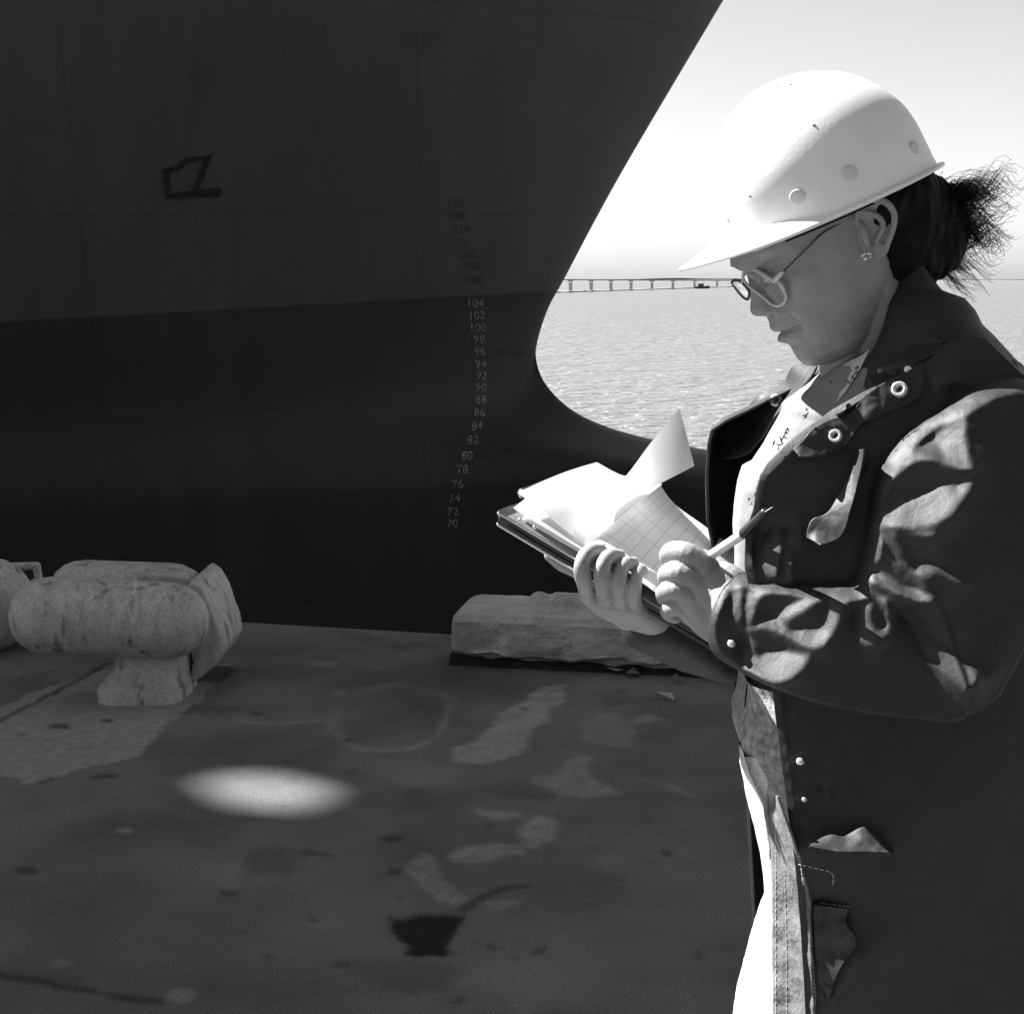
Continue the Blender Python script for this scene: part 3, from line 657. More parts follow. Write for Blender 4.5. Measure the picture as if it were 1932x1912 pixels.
# ---------------------------------------------------------------- unseen shed, added behind the camera to block sky and deepen shade
def shed():
    r = empty("sky_block_shed", (0, -13, 0)); tag(r, "long dark corrugated shed added out of view behind the camera to block sky light", "light blocker")
    Md = mat("sky_block_steel", .035, .8, .15, vary=.2, vscale=.6); Mr = mat("shed_roofing", .05, .9, .1); Mg = mat("shed_door_steel", .05, .6, .3)
    xs_ = np.arange(-46, 46, .13); A = np.zeros((len(xs_), 2, 3))
    for i, x in enumerate(xs_): A[i, :] = [(x, -13 + .03 * (i % 2), 0), (x, -13 + .03 * (i % 2), 9)]
    under(MB().grid(A).build("wall", Md, None, False), r)
    under(MB().grid(np.array([[(-46.4, -12.5, 8.9), (46.4, -12.5, 8.9)], [(-46.4, -25, 12), (46.4, -25, 12)], [(-46.4, -37.5, 8.9), (46.4, -37.5, 8.9)]])).build("roof", Mr, None, False), r)
    under(MB().box((0, -25, 4.4), (92, 23.6, 8.7)).build("shell", Md, None, False), r)
    for x in (-30, -10, 10, 30):
        d_ = under(MB().box((x, -12.88, 2.6), (6, .12, 5.2)).build("sliding_door", Mg, None, False), r)
shed()
# ================================================================ the person
YM = 1.46                                     # middle plane of head and body
M_skin = mat("skin", .27, .5, .4, vary=.12, vscale=38, bump=.0004, bscale=520, speck=.10, spscale=900)
M_nail = mat("fingernail", .42, .3, .5)
M_hair = mat("dark_hair", .008, .6, .08)
M_brow = mat("eyebrow_hair", .05, .8, .1)
M_hat = mat("hard_hat_white", .82, .35, .4, vary=.05, vscale=14, bump=.00012, bscale=260, coat=.15, second=.70, sscale=26, sthr=(.66, .72), speck=.04, spscale=700)
M_rivet = mat("hat_rivet", .6, .6, .3)
M_jack = mat("jacket_cloth", .021, .58, .40, vary=.12, vscale=40, bump=.0004, bscale=260, speck=.12, spscale=900)
M_jlin = mat("jacket_lining", .02, .85, .05, bump=.001, bscale=120)
M_shirt = mat("white_shirt", .22, .85, .2, bump=.0015, bscale=50)
M_knit = mat("mottled_knit", .30, .9, .1, vary=.5, vscale=130, bump=.002, bscale=300)
M_ink = mat("black_print", .02, .7, .2)
M_jean = mat("pale_trousers", .5, .85, .15, vary=.12, vscale=45, bump=.0022, bscale=110, speck=.3, spscale=700, stretch=(1, 1, .35))
M_stitch = mat("stitch", .5, .8, .1)
M_snap = mat("snap_metal", .75, .25, .5, metal=.7)
M_frame = mat("clear_plastic_frame", .5, .2, .5, coat=.3)
M_temple = mat("thin_dark_temple", .06, .4, .4)
M_board = mat("dark_clipboard", .03, .35, .4)
M_chrome = mat("clip_steel", .7, .2, .5, metal=1.)
M_pen = mat("white_pen", .8, .35, .4)
M_penb = mat("black_pen_cap", .02, .35, .4)
M_shoe = mat("shoe_leather", .05, .5, .3)
# ---- head frame: u forward, w up, v towards the camera
O = P(*KC2(1600, 450), YM); PH = radians(30)
fu = np.array([-cos(PH), 0, -sin(PH)]); wu = np.array([-sin(PH), 0, cos(PH)]); vu = np.array([0, -1., 0])
YAW = radians(9)
fuy = fu * cos(YAW) + vu * sin(YAW); vuy = vu * cos(YAW) - fu * sin(YAW)
def HW(u, v, w):
    u, v, w = [np.asarray(q, float)[..., None] for q in (u, v, w)]
    return O + u * fuy + v * vuy + w * wu
def HL(p):
    d = np.asarray(p) - O; return d @ fu, d @ wu
prof = [(.150, .02), (.148, .045), (.138, .070), (.122, .088), (.105, .098), (.085, .108), (.065, .1165), (.0453, .1214), (.036, .1225), (.031, .1222), (.0255, .1190), (.0205, .1172), (.0145, .1188), (.0086, .1218), (-.0009, .1258), (-.007, .1300), (-.011, .1322), (-.0153, .1322), (-.0194, .1295), (-.0226, .1235),
        (-.0255, .1200), (-.0301, .1193), (-.034, .1205), (-.0375, .1222), (-.041, .1212), (-.044, .1188), (-.0463, .1152), (-.0489, .1180), (-.0524, .1200), (-.056, .1188), (-.060, .1160), (-.0635, .1132), (-.0675, .1122), (-.0722, .1122), (-.0787, .1122), (-.0837, .1104), (-.0884, .1079), (-.0925, .1030), (-.0965, .094), (-.1, .082), (-.1035, .06)]
prof = sorted(prof); pw = np.array([p[0] for p in prof]); pu = np.array([p[1] for p in prof])
# smooth face without nose and lips
base = sorted([(.150, .02), (.148, .045), (.138, .070), (.122, .088), (.105, .098), (.085, .108), (.065, .1160), (.045, .1195), (.030, .1165), (.02, .1125), (.005, .1105), (-.01, .1110), (-.025, .1125), (-.04, .1125), (-.055, .1105), (-.07, .1085), (-.0837, .1060), (-.0925, .1000), (-.0965, .092), (-.1, .081), (-.1035, .06)])
bw_ = np.array([p[0] for p in base]); bu_ = np.array([p[1] for p in base])
backp = [(-.1035, .05), (-.1, .040), (-.095, .030), (-.085, .018), (-.07, .004), (-.05, -.016), (-.03, -.036), (-.01, -.058), (.02, -.076), (.06, -.080), (.09, -.072), (.12, -.052), (.14, -.02), (.148, .0), (.150, .015)]
halfw = [(-.1035, .008), (-.1, .026), (-.095, .037), (-.085, .047), (-.07, .0545), (-.05, .060), (-.03, .0645), (-.01, .068), (.01, .070), (.03, .0715), (.06, .073), (.09, .069), (.12, .055), (.138, .036), (.148, .015), (.150, .006)]
def build_head(mb):
    W_ = np.concatenate([np.linspace(-.1035, .06, 150), np.linspace(.063, .150, 50)])
    th = np.linspace(0, 2 * pi, 240, endpoint=False)
    # more samples in front
    th = th - .55 * np.sin(th)
    A = np.zeros((len(W_), len(th), 3))
    for i, w in enumerate(W_):
        ub = interp(w, backp); uf = np.interp(w, bw_, bu_); h = interp(w, halfw); up = np.interp(w, pw, pu)
        uc = lerp(ub, uf, .50)
        c = np.cos(th); s = np.sin(th)
        nf = 2.35; rr = (np.abs(c) ** nf + np.abs(s) ** nf) ** (-1 / nf)
        rb = (np.abs(c) ** 2 + np.abs(s) ** 2) ** -.5; r = np.where(c > 0, rr, rb)
        x = c * r; y = s * r
        front = np.clip(x, 0, 1)
        # jaw narrows to the front below the mouth; temples
        hh = h * (1 - .20 * smoothstep(.02, -.09, w) * front ** 1.5 - .10 * front ** 2)
        u = np.where(c > 0, uc + (uf - uc) * x, uc + (uc - ub) * x); v = hh * y
        av = np.abs(v)
        # nose
        dn = up - uf
        wn_ = np.interp(w, [-.03, -.022, -.015, -.008, .005, .02, .03, .05], [.012, .0145, .0125, .0105, .0085, .009, .014, .03])
        lipw = np.interp(w, [-.08, -.065, -.055, -.03], [.022, .022, .024, .020])
        isn = smoothstep(-.029, -.023, w)
        k = np.where(w > .034, np.exp(-(av / .045) ** 2), isn * np.exp(-(av / wn_) ** 2.4) + (1 - isn) * np.exp(-(av / lipw) ** 2.6))
        du = dn * k * (front > 0)
        # nostril wings
        du += .0085 * np.exp(-((av - .0135) / .0058) ** 2 - ((w + .0165) / .0068) ** 2) * (front > .3)
        du -= .0035 * np.exp(-((av - .0075) / .0035) ** 2 - ((w + .0235) / .0028) ** 2) * (front > .3)
        du -= .0030 * np.exp(-((av - .0200) / .0030) ** 2 - ((w + .018) / .010) ** 2) * (front > .3)
        # eye sockets, lids, brow ridge, cheek bone, smile fold, mouth corner, chin
        du -= .0135 * np.exp(-((av - .031) / .0155) ** 2 - ((w - .016) / .011) ** 2)
        du += .0095 * np.exp(-((av - .032) / .0105) ** 2 - ((w - .013) / .0085) ** 2)
        du -= .0022 * np.exp(-((av - .033) / .016) ** 2 - ((w - .0065 - .002 * np.cos((av - .033) * 90)) / .0014) ** 2)
        du -= .0022 * np.exp(-((av - .033) / .015) ** 2 - ((w - .0225) / .0018) ** 2)
        du += .0050 * np.exp(-((av - .028) / .020) ** 2 - ((w - .034) / .007) ** 2)
        du += .0050 * np.exp(-((av - .044) / .016) ** 2 - ((w + .012) / .014) ** 2)
        fold = .020 + (-.014 - w) * .42
        du -= .0020 * np.exp(-((av - fold) / .0024) ** 2) * smoothstep(-.052, -.04, w) * smoothstep(-.012, -.022, w)
        du += .0016 * np.exp(-((av - fold - .006) / .006) ** 2) * smoothstep(-.055, -.04, w) * smoothstep(-.008, -.022, w)
        mline = -.0463 - .10 * np.clip(av - .012, 0, 1)
        du -= .0042 * np.exp(-((w - mline) / .0015) ** 2) * smoothstep(.0285, .022, av) * (front > 0)
        du -= .0035 * np.exp(-((av - .0265) / .0035) ** 2 - ((w + .048) / .0045) ** 2)
        du += .0018 * np.exp(-((w + .0525) / .0035) ** 2) * smoothstep(.024, .014, av) * (front > 0)
        du -= .0022 * np.exp(-((w + .0615) / .004) ** 2 - (av / .02) ** 2)
        du -= .0012 * np.exp(-((av - .024) / .004) ** 2 - ((w + .066) / .012) ** 2)
        u = u + du
        # the cheek swells sideways, the jaw edge
        v = v + np.sign(v) * (.0030 * np.exp(-((u - .060) / .022) ** 2 - ((w + .035) / .022) ** 2) + .0026 * np.exp(-((u - .085) / .016) ** 2 - ((w + .010) / .012) ** 2)
                              - .0030 * np.exp(-((u - .07) / .016) ** 2 - ((w + .022) / .010) ** 2) - .0025 * np.exp(-((u - .085) / .012) ** 2 - ((w - .040) / .012) ** 2)) * (np.abs(c) < .98)
        A[i] = HW(u, v, np.full_like(u, w))
    o = len(mb.v); n = len(th); mb.grid(A, closev=True)
    mb.f.append(tuple(o + j for j in range(n))); mb.f.append(tuple(o + (len(W_) - 1) * n + j for j in reversed(range(n))))
def build_ear(mb, sgn=1):
    # traced in the photo, ear plane leaning out from the head
    def E(x, y, out):
        u, w = HL(P(*KC2(x, y), YM - .07)); b = interp(np.array([w]), [(-.04, .066), (0., .0705), (.03, .072)])[0]
        return HW(u, sgn * (b + out), w)
    outl = [(1545, 560), (1520, 470), (1492, 380), (1488, 300), (1530, 235), (1600, 200), (1680, 205), (1745, 250), (1785, 320), (1795, 410), (1780, 500), (1755, 590), (1735, 660), (1690, 700), (1635, 690), (1590, 640), (1560, 600)]
    outs = [.002, .002, .002, .006, .010, .013, .016, .018, .019, .018, .016, .013, .011, .009, .006, .003, .002]
    pts = [E(x, y, o * .8 - .0005) for (x, y), o in zip(outl, outs)]
    c = np.mean(pts, axis=0)
    mb.prism(pts, vu * sgn * -1, .009)
    mb.ell(E(1625, 300, .004), (.010, .004, .012), nu=16, nv=10)
    rim = [E(x, y, o) for (x, y), o in zip(outl[2:14], outs[2:14])]
    mb.tube(rim, [.0022, .0030, .0033, .0034, .0034, .0034, .0033, .0031, .003, .003, .0035, .0045], 10, sm=4)
    mb.tube([E(1570, 300, .007), E(1640, 330, .011), (E(1700, 390, .013)), E(1705, 470, .012), E(1660, 560, .009)], [.0022, .0028, .003, .003, .0026], 10, sm=4)
    mb.tube([E(1510, 400, .004), E(1540, 450, .006), E(1555, 520, .007), E(1585, 600, .006)], [.0025, .0035, .0036, .003], 10, sm=4)
    mb.ell(E(1680, 640, .009), (.006, .0035, .007))
def finger(mb, pts, rad):
    mb.tube(pts, rad, 16, sm=5)
body = MB(); build_head(body); build_ear(body, 1)
# neck, shoulders, chest, hips (under the clothes)
def E3(x, y, Y): return P(x, y, Y)
body.tube([P(*KC2(1560, 900), YM), P(*KC2(1700, 1200), YM), P(1715, 700, YM), P(1740, 800, YM)], [.058, .056, .058, .075], 40, sm=6)
body.tube([P(*KC2(1590, 800), YM - .03), P(*KC2(1640, 1150), YM - .035), P(*KC2(1560, 1480), YM - .028), P(*KC2(1480, 1800), YM - .012)], [.022, .020, .017, .014], 20, sm=5)
body.tube([P(*KC2(1440, 1500), YM), P(*KC2(1600, 1750), YM), P(1690, 760, YM)], [.022, .036, .05], 30, sm=5)
body.tube([P(1730, 800, YM), P(1710, 950, YM), P(1700, 1150, YM), P(1690, 1350, YM), P(1680, 1550, YM), P(1680, 1680, YM)], [.07, .11, .11, .11, .11, .11], 40, sm=4)
SHN = P(1830, 790, 1.34); ELN = P(1735, 1205, 1.285); WRN = P(1400, 1155, 1.315)
body.tube([P(1740, 780, 1.43), SHN, ELN], [.05, .046, .034], 24, sm=5)
body.tube([ELN, P(1560, 1190, 1.295), WRN, P(1375, 1142, 1.325)], [.034, .032, .025, .027], 24, sm=5)
SHF = P(1760, 800, 1.62); ELF = P(1560, 1215, 1.68); WRF = P(1262, 1168, 1.475)
body.tube([P(1720, 780, 1.50), SHF, ELF], [.05, .045, .034], 24, sm=5)
body.tube([ELF, P(1450, 1220, 1.64), P(1340, 1206, 1.53), WRF, P(1215, 1150, 1.455)], [.034, .030, .025, .022, .026], 24, sm=5)
for pp in ([(1700, 820), (1690, 1100), (1620, 1350), (1540, 1530), (1470, 1640)], [(1790, 900), (1770, 1150), (1700, 1380), (1620, 1560), (1550, 1700)]):
    body.tube([P(*KC2(x, y), 1.411 + .009 * k) for k, (x, y) in enumerate(pp)], [.007, .0080, .0078, .0075, .007], 12, sm=5)
# ---- near (left) hand, writing
def near_hand(mb):
    H = lambda x, y, Y: P(x, y, Y)
    # palm: overlapping blocks
    for pts, rad in (([H(1385, 1150, 1.328), H(1350, 1110, 1.335), H(1328, 1075, 1.342)], [.027, .022, .0125]),
                     ([H(1390, 1160, 1.326), H(1345, 1130, 1.330), H(1308, 1105, 1.335)], [.026, .021, .0125]),
                     ([H(1385, 1170, 1.326), H(1340, 1150, 1.330), H(1300, 1130, 1.333)], [.026, .021, .0125]),
                     ([H(1385, 1180, 1.330), H(1345, 1172, 1.334), H(1305, 1155, 1.338)], [.024, .020, .0125]),
                     ([H(1390, 1120, 1.345), H(1370, 1095, 1.350), H(1355, 1085, 1.356)], [.022, .018, .014])):
        mb.tube(pts, rad, 20, sm=4)
    finger(mb, [H(1335, 1072, 1.340), H(1300, 1047, 1.338), H(1272, 1040, 1.350), H(1262, 1049, 1.368), H(1270, 1064, 1.382)], [.0125, .0118, .0105, .0098, .0082])
    finger(mb, [H(1318, 1098, 1.334), H(1282, 1082, 1.332), H(1263, 1080, 1.344), H(1258, 1090, 1.360), H(1268, 1102, 1.374)], [.0122, .0108, .0100, .0094, .0080])
    finger(mb, [H(1308, 1122, 1.333), H(1274, 1114, 1.331), H(1256, 1116, 1.342), H(1254, 1126, 1.358), H(1266, 1136, 1.370)], [.0116, .0098, .0090, .0086, .0074])
    finger(mb, [H(1310, 1150, 1.336), H(1280, 1146, 1.335), H(1262, 1148, 1.344), H(1262, 1157, 1.358), H(1274, 1164, 1.368)], [.0106, .0088, .0081, .0076, .0066])
    finger(mb, [H(1375, 1100, 1.352), H(1345, 1068, 1.368), H(1318, 1056, 1.384), H(1292, 1062, 1.392)], [.016, .0125, .0112, .0088])
near_hand(body)
for q in ((1330, 1076, 1.332, .0088), (1314, 1102, 1.328, .0084), (1305, 1128, 1.326, .0076), (1306, 1152, 1.330, .0066)): body.ell(P(q[0], q[1], q[2]), (q[3],) * 3, nu=14, nv=10)
# ---- far (right) hand under the board, fingers wrapped up over the near edge
NAILS = []
def far_hand(mb):
    H = lambda x, y, Y: P(x, y, Y)
    for pts, rad in (([H(1225, 1152, 1.448), H(1160, 1140, 1.425), H(1112, 1120, 1.402)], [.024, .019, .0118]),
                     ([H(1225, 1154, 1.446), H(1175, 1145, 1.420), H(1140, 1132, 1.396)], [.024, .019, .0118]),
                     ([H(1228, 1156, 1.444), H(1190, 1148, 1.416), H(1165, 1138, 1.394)], [.023, .018, .0115]),
                     ([H(1230, 1158, 1.442), H(1208, 1150, 1.414), H(1190, 1142, 1.394)], [.022, .017, .0112]),
                     ([H(1215, 1146, 1.452), H(1150, 1110, 1.452), H(1105, 1085, 1.452)], [.022, .016, .0125])):
        mb.tube(pts, rad, 20, sm=4)
    for xs_, ys_, rr in (((1112, 1104, 1099, 1101, 1113, 1132), (1124, 1104, 1076, 1054, 1042, 1038), (.0102, .0090, .0094, .0084, .0088, .0070)),
                        ((1146, 1138, 1136, 1140, 1151, 1168), (1134, 1112, 1084, 1061, 1050, 1050), (.0100, .0087, .0092, .0081, .0085, .0068)),
                        ((1174, 1169, 1168, 1172, 1181, 1194), (1142, 1120, 1096, 1075, 1064, 1063), (.0092, .0080, .0084, .0074, .0077, .0062)),
                        ((1200, 1197, 1198, 1201, 1206, 1212), (1146, 1126, 1106, 1088, 1078, 1076), (.0084, .0071, .0075, .0065, .0068, .0056))):
        Ys = (1.404, 1.378, 1.366, 1.367, 1.378, 1.392) if xs_[0] < 1130 else (1.398, 1.372, 1.361, 1.362, 1.372, 1.386)
        rr = tuple(r_ * (1, .90, .95, .93, .97, 1)[k_] for k_, r_ in enumerate(rr)); finger(mb, [H(x, y, Yq) for x, y, Yq in zip(xs_, ys_, Ys)], rr)
        NAILS.append((H(xs_[4], ys_[4], Ys[4]), H(xs_[5], ys_[5], Ys[5]), rr[5]))
    finger(mb, [H(1140, 1100, 1.455), H(1095, 1073, 1.452), H(1065, 1060, 1.446), H(1042, 1046, 1.438)], [.015, .0115, .0108, .0085])
far_hand(body)
me = voxel(body, "person", .0011, 2)
# crisp wrinkles: eyelid and knuckle creases come from the head loft; small skin unevenness
v = verts(me); n = normals(me); v = v + n * (.00035 * fbm(v * 90, 3, 2))[:, None]; setverts(me, v)
person = link("person", me, M_skin, None, True, recalc=False)
PO = Vector((.36, YM, 0))
for q in (me,): setverts(q, verts(q) - np.array(PO))
person.location = PO
tag(person, "woman in profile in white hard hat, glasses and dark field jacket, writing on a clipboard", "person")
def wear(o):
    """a child of the person, keeping its world place"""
    o.parent = person; o.location = Vector(o.location) - PO; return o
def sub(o, parent): o.parent = parent; return o
for k, (a_, b_, r_) in enumerate(NAILS):
    d_ = (b_ - a_) / np.linalg.norm(b_ - a_); up_ = np.array([-.35, -.35, .85]); up_ -= d_ * (up_ @ d_); up_ /= np.linalg.norm(up_); sd_ = np.cross(d_, up_); rows = []
    for s_ in np.linspace(-1, 1, 9):
        w_ = .80 * r_ * (1 - .35 * abs(s_) ** 3)
        rows.append([b_ + d_ * (s_ * .0052 - .0005) + sd_ * w_ * t_ + up_ * (r_ * sqrt(max(0, 1 - (.8 * t_) ** 2)) + .0006) for t_ in np.linspace(-1, 1, 9)])
    nl = MB().grid(np.array(rows) - np.array(PO)).build("fingernail", M_nail); nl.parent = person
# ---- brow and closed lashes
mb = MB()
for side in (1, -1):
    for k in range(150):
        t = random.random(); v0 = side * (.012 + .034 * t); w0 = .0335 + .006 * sin(t * 2.4) + random.uniform(-.0022, .0022)
        uf = .1185 - .012 * t - 4.2 * max(0, abs(v0) - .02) ** 1.6
        a = HW(uf + .001, v0, w0); b = HW(uf + .0022 - .003, v0 + side * .006, w0 + .0012 * random.uniform(-.4, 1))
        mb.tube([a, (a + b) / 2 + .0006 * (fuy), b], [.0003, .00035, .0002], 4, caps=False)
wear(mb.build("eyebrows", M_brow))
# ---- hair
def hair():
    mb = MB(); hat = []
    for (x, y, Y, r) in ((1180, 900, 1.395, .022), (1150, 860, 1.418, .026), (1230, 850, 1.43, .045), (1240, 980, 1.43, .045), (1300, 850, 1.46, .036), (1240, 1080, 1.44, .043), (1350, 900, 1.46, .040), (1400, 960, 1.46, .038), (1400, 1060, 1.46, .040), (1290, 1150, 1.45, .038), (1380, 1120, 1.46, .030), (1440, 880, 1.46, .024), (1040, 810, 1.432, .030), (880, 890, 1.405, .022), (800, 930, 1.40, .016), (700, 990, 1.405, .012), (900, 960, 1.398, .010)):
        mb.ell(P(*KC1(x, y), Y), (r, r, r))
    for (x, y, Y, r) in ((1180, 950, 1.52, .045), (1060, 830, 1.52, .045), (1250, 1080, 1.49, .045)): mb.ell(P(*KC1(x, y), Y), (r, r, r))
    m = voxel(mb, "hair", .003, 6); v = verts(m); n = normals(m); v = v + n * (.004 * fbm(v * [60, 60, 60], 3, 4) + .0008 * np.sin(v[:, 0] * 500 + 8 * vnoise(v * 30, 2)))[:, None]; setverts(m, v - np.array(PO))
    h = link("hair", m, M_hair, person, True, recalc=False)
    mb = MB(); rng = random.Random(5)
    def lock(p, d, L, r0, amp, fr, nn=16):
        p = np.array(p, float); d = np.array(d, float); d /= np.linalg.norm(d); a = np.cross(d, (0, 1, 0)); a /= np.linalg.norm(a) + 1e-9; b = np.cross(d, a); ph = rng.uniform(0, 6.3); pts = []; q = p.copy(); dd = d.copy()
        for i in range(nn):
            t = i / (nn - 1); dd = dd + np.array([rng.uniform(-.18, .18), rng.uniform(-.18, .18), rng.uniform(-.22, .16)]); dd /= np.linalg.norm(dd); q = q + dd * L / nn
            pts.append(q + amp * min(1, t * 3) * (a * sin(fr * t * 6.3 + ph) + b * cos(fr * t * 6.3 + ph)))
        mb.tube(pts, [r0 * (1 - .6 * i / nn) for i in range(nn)], 4, caps=False)
    def bunch(p, d, L, n_, spread, amp, fr, lift):
        """one wind-blown lock: many thin hairs sharing a wavy path"""
        p = np.array(p, float); d = np.array(d, float); d /= np.linalg.norm(d); up_ = np.array([0, 0, 1.]); sd = np.array([0, 1., 0]); ph = rng.uniform(0, 6.3); ph2 = rng.uniform(0, 6.3)
        for s_ in range(n_):
            o1, o2 = rng.gauss(0, spread), rng.gauss(0, spread); LL = L * rng.uniform(.65, 1.08); f_ = rng.uniform(.6, 1.7); pj = rng.uniform(-.5, .5); pts = []; nn = 18; a2 = amp * rng.uniform(.6, 1.4)
            for i in range(nn):
                t = i / (nn - 1)
                pts.append(p + d * LL * t + up_ * (lift * t * t + a2 * t ** .5 * sin(fr * 6.3 * t + ph + pj) + o1 * (.5 + f_ * t)) + sd * (o2 * (.5 + f_ * t) + a2 * cos(fr * 6.3 * t + ph2 + pj)))
            r0 = rng.uniform(.00022, .00046); mb.tube(pts, [r0 * (1 - .6 * i / nn) for i in range(nn)], 3, caps=False)
    for k in range(84):
        x = rng.uniform(1330, 1440); y = rng.uniform(815, 1000); u_ = (y - 815) / 185
        bunch(P(*KC1(x, y), 1.46 + rng.uniform(-.025, .025)), (1, rng.uniform(-.12, .12), lerp(.22, -.28, u_) + rng.uniform(-.12, .12)), lerp(.100, .080, u_) * rng.uniform(.35, 1.05), 11, .0026, .0078, rng.uniform(1.8, 3.2), rng.uniform(-.012, .006))
    for k in range(16):
        x = rng.uniform(1330, 1460); y = rng.uniform(1040, 1150)
        bunch(P(*KC1(x, y), 1.46 + rng.uniform(-.02, .02)), (.9, rng.uniform(-.2, .2), rng.uniform(-.75, -.25)), rng.uniform(.04, .075), 12, .0018, .003, rng.uniform(1.2, 2.2), -.004)
    for k in range(40):
        bunch(P(*KC1(rng.uniform(1310, 1450), rng.uniform(790, 830)), 1.46 + rng.uniform(-.03, .03)), (1, 0, rng.uniform(.1, .6)), rng.uniform(.03, .09), 1, .001, .003, 1.5, -.006)
    v = np.array(mb.v) - np.array(PO); mb.v = [tuple(q) for q in v]
    c = mb.build("loose_curls", M_hair, h)
hair()
# ---- hard hat
def hard_hat():
    ph = radians(23.9); f = np.array([-cos(ph), 0, -sin(ph)]); w = np.array([-sin(ph), 0, cos(ph)])
    O2 = P(*KC1(930, 860), YM); yw = radians(1.5); f2 = f * cos(yw) + vu * sin(yw); v2 = vu * cos(yw) - f * sin(yw)
    def L2(p): d = np.asarray(p) - O2; return d @ f, d @ w
    out = [(255, 905), (240, 840), (238, 760), (250, 650), (275, 540), (320, 440), (400, 335), (500, 255), (600, 205), (720, 170), (860, 160), (980, 175), (1080, 215), (1180, 275), (1260, 345), (1320, 430), (1370, 530), (1405, 605), (1425, 640)]
    loc = [L2(P(*KC1(*q), YM)) for q in out]
    loc = catmull(np.array(loc), 6); top = int(np.argmax(loc[:, 1])); wt = loc[top, 1]; ut = loc[top, 0]
    F_ = loc[:top + 1]; B_ = loc[top:][::-1]
    w0 = -.004
    def W3(u, v, ww): return O2 + np.asarray(u)[..., None] * f2 + np.asarray(v)[..., None] * v2 + np.asarray(ww)[..., None] * w
    lv = w0 + (wt - w0) * np.sin(np.linspace(0, pi / 2, 60)); lv[-1] = wt - 1e-5
    th = np.linspace(0, 2 * pi, 160, endpoint=False)
    def ring(z, grow=0):
        uf = np.interp(z, F_[:, 1], F_[:, 0]); ub = np.interp(z, B_[:, 1], B_[:, 0]); k = max(1 - max(0, (z - w0) / (wt - w0)) ** 2.35, 0) ** .5
        uc = (uf + ub) / 2; a = (uf - ub) / 2; b = .106 * k + .0005
        return uc, max(a, 1e-4) + grow, b + grow
    A = []
    for z in lv:
        uc, a, b = ring(z); A.append(W3(uc + a * np.cos(th), b * np.sin(th), np.full_like(th, z)))
    inner = []
    for z in lv:
        uc, a, b = ring(z, -.0028); inner.append(W3(uc + max(a, 1e-4) * np.cos(th), max(b, 1e-4) * np.sin(th), np.full_like(th, z - .003)))
    mb = MB(); mb.grid(np.array(inner[::-1] + A), closev=True)
    r = mb.build("hard_hat", M_hat); wear(r)
    # peak and rim
    uc, a, b = ring(w0 + .002); rows = []
    ext = .007 + .043 * np.clip((np.cos(th) - .26) / .74, 0, 1) ** .7
    tt = np.clip((np.cos(th) - .30) / .70, 0, 1)
    for t, dz in ((0, 0), (.25, 0), (.5, 0), (.75, 0), (1, 0)):
        e = ext * t; droop = .021 * tt ** .6 * (1 - t) ** 1.15 - .001 * t + .009 * tt ** 2.5 * t
        rows.append(W3(uc + (a + e) * np.cos(th), (b + e * .6) * np.sin(th), w0 + .002 + droop ))
    up = rows; lo = [q - w * .0028 for q in rows[::-1]]
    edge = [rows[-1] + (rows[-1] - rows[-2]) * .04 - w * .0014]
    mb = MB(); mb.grid(np.array(up + edge + lo), closev=True); sub(_shift(mb).build("peak", M_hat), r)
    for (x, y, Yq, rad) in ((985, 715, 0, .0078), (710, 815, 0, .0078), (1325, 565, 0, .007), (340, 955, 0, .007)):
        # put each rivet on the shell
        d = ray(*KC1(x, y)); best = None
        pts = np.array(A).reshape(-1, 3); rel = pts - CAM; tpar = rel @ d / (d @ d); dist = np.linalg.norm(rel - tpar[:, None] * d, axis=1); front = pts[:, 1] < YM
        i = np.argmin(np.where(front, dist, 9)); c = pts[i]; nn = c - (O2 + w * .04); nn[1] *= 1.4; nn /= np.linalg.norm(nn)
        t1 = np.cross(nn, (0, 0, 1)); t1 /= np.linalg.norm(t1); t2 = np.cross(nn, t1)
        rows = [[c + nn * h + rr * rad * (t1 * cos(q) + t2 * sin(q)) for q in np.linspace(0, 2 * pi, 24, endpoint=False)] for rr, h in ((1, -.001), (.96, .0008), (.8, .0013), (.3, .0015), (.02, .0015))]
        mb = MB().grid(np.array(rows), closev=True); sub(_shift(mb).build("rivet", M_rivet), r)
    for (x, y, rad) in ((803, 445, .0012), (470, 820, .0011), (603, 240, .0010), (628, 236, .0008), (684, 226, .0011), (575, 252, .0009), (650, 238, .0007)):
        d = ray(*KC1(x, y)); pts = np.array(A).reshape(-1, 3); rel = pts - CAM; dist = np.linalg.norm(rel - (rel @ d / (d @ d))[:, None] * d, axis=1); c = pts[np.argmin(np.where(pts[:, 1] < YM, dist, 9))]
        sub(_shift(MB().ell(c, (rad * 1.5, rad * .5, rad * .8), nu=10, nv=8)).build("scuff", M_temple), r)
    # inner sweat band
    mb = MB(); A2 = []
    for z in (-.012, -.004, .01, .03):
        A2.append(W3(uc + (a - .014) * np.cos(th), (b - .018) * np.sin(th), np.full_like(th, w0 + z + .006)))
    mb.grid(np.array(A2), closev=True); sub(_shift(mb).build("sweat_band", M_jlin), r)
    return r
def _shift(mb):
    v = np.array(mb.v) - np.array(PO); mb.v = [tuple(q) for q in v]; return mb
_w0 = wear
def wear(o):
    setverts(o.data, verts(o.data) - np.array(PO)); o.parent = person; return o
hat = hard_hat()
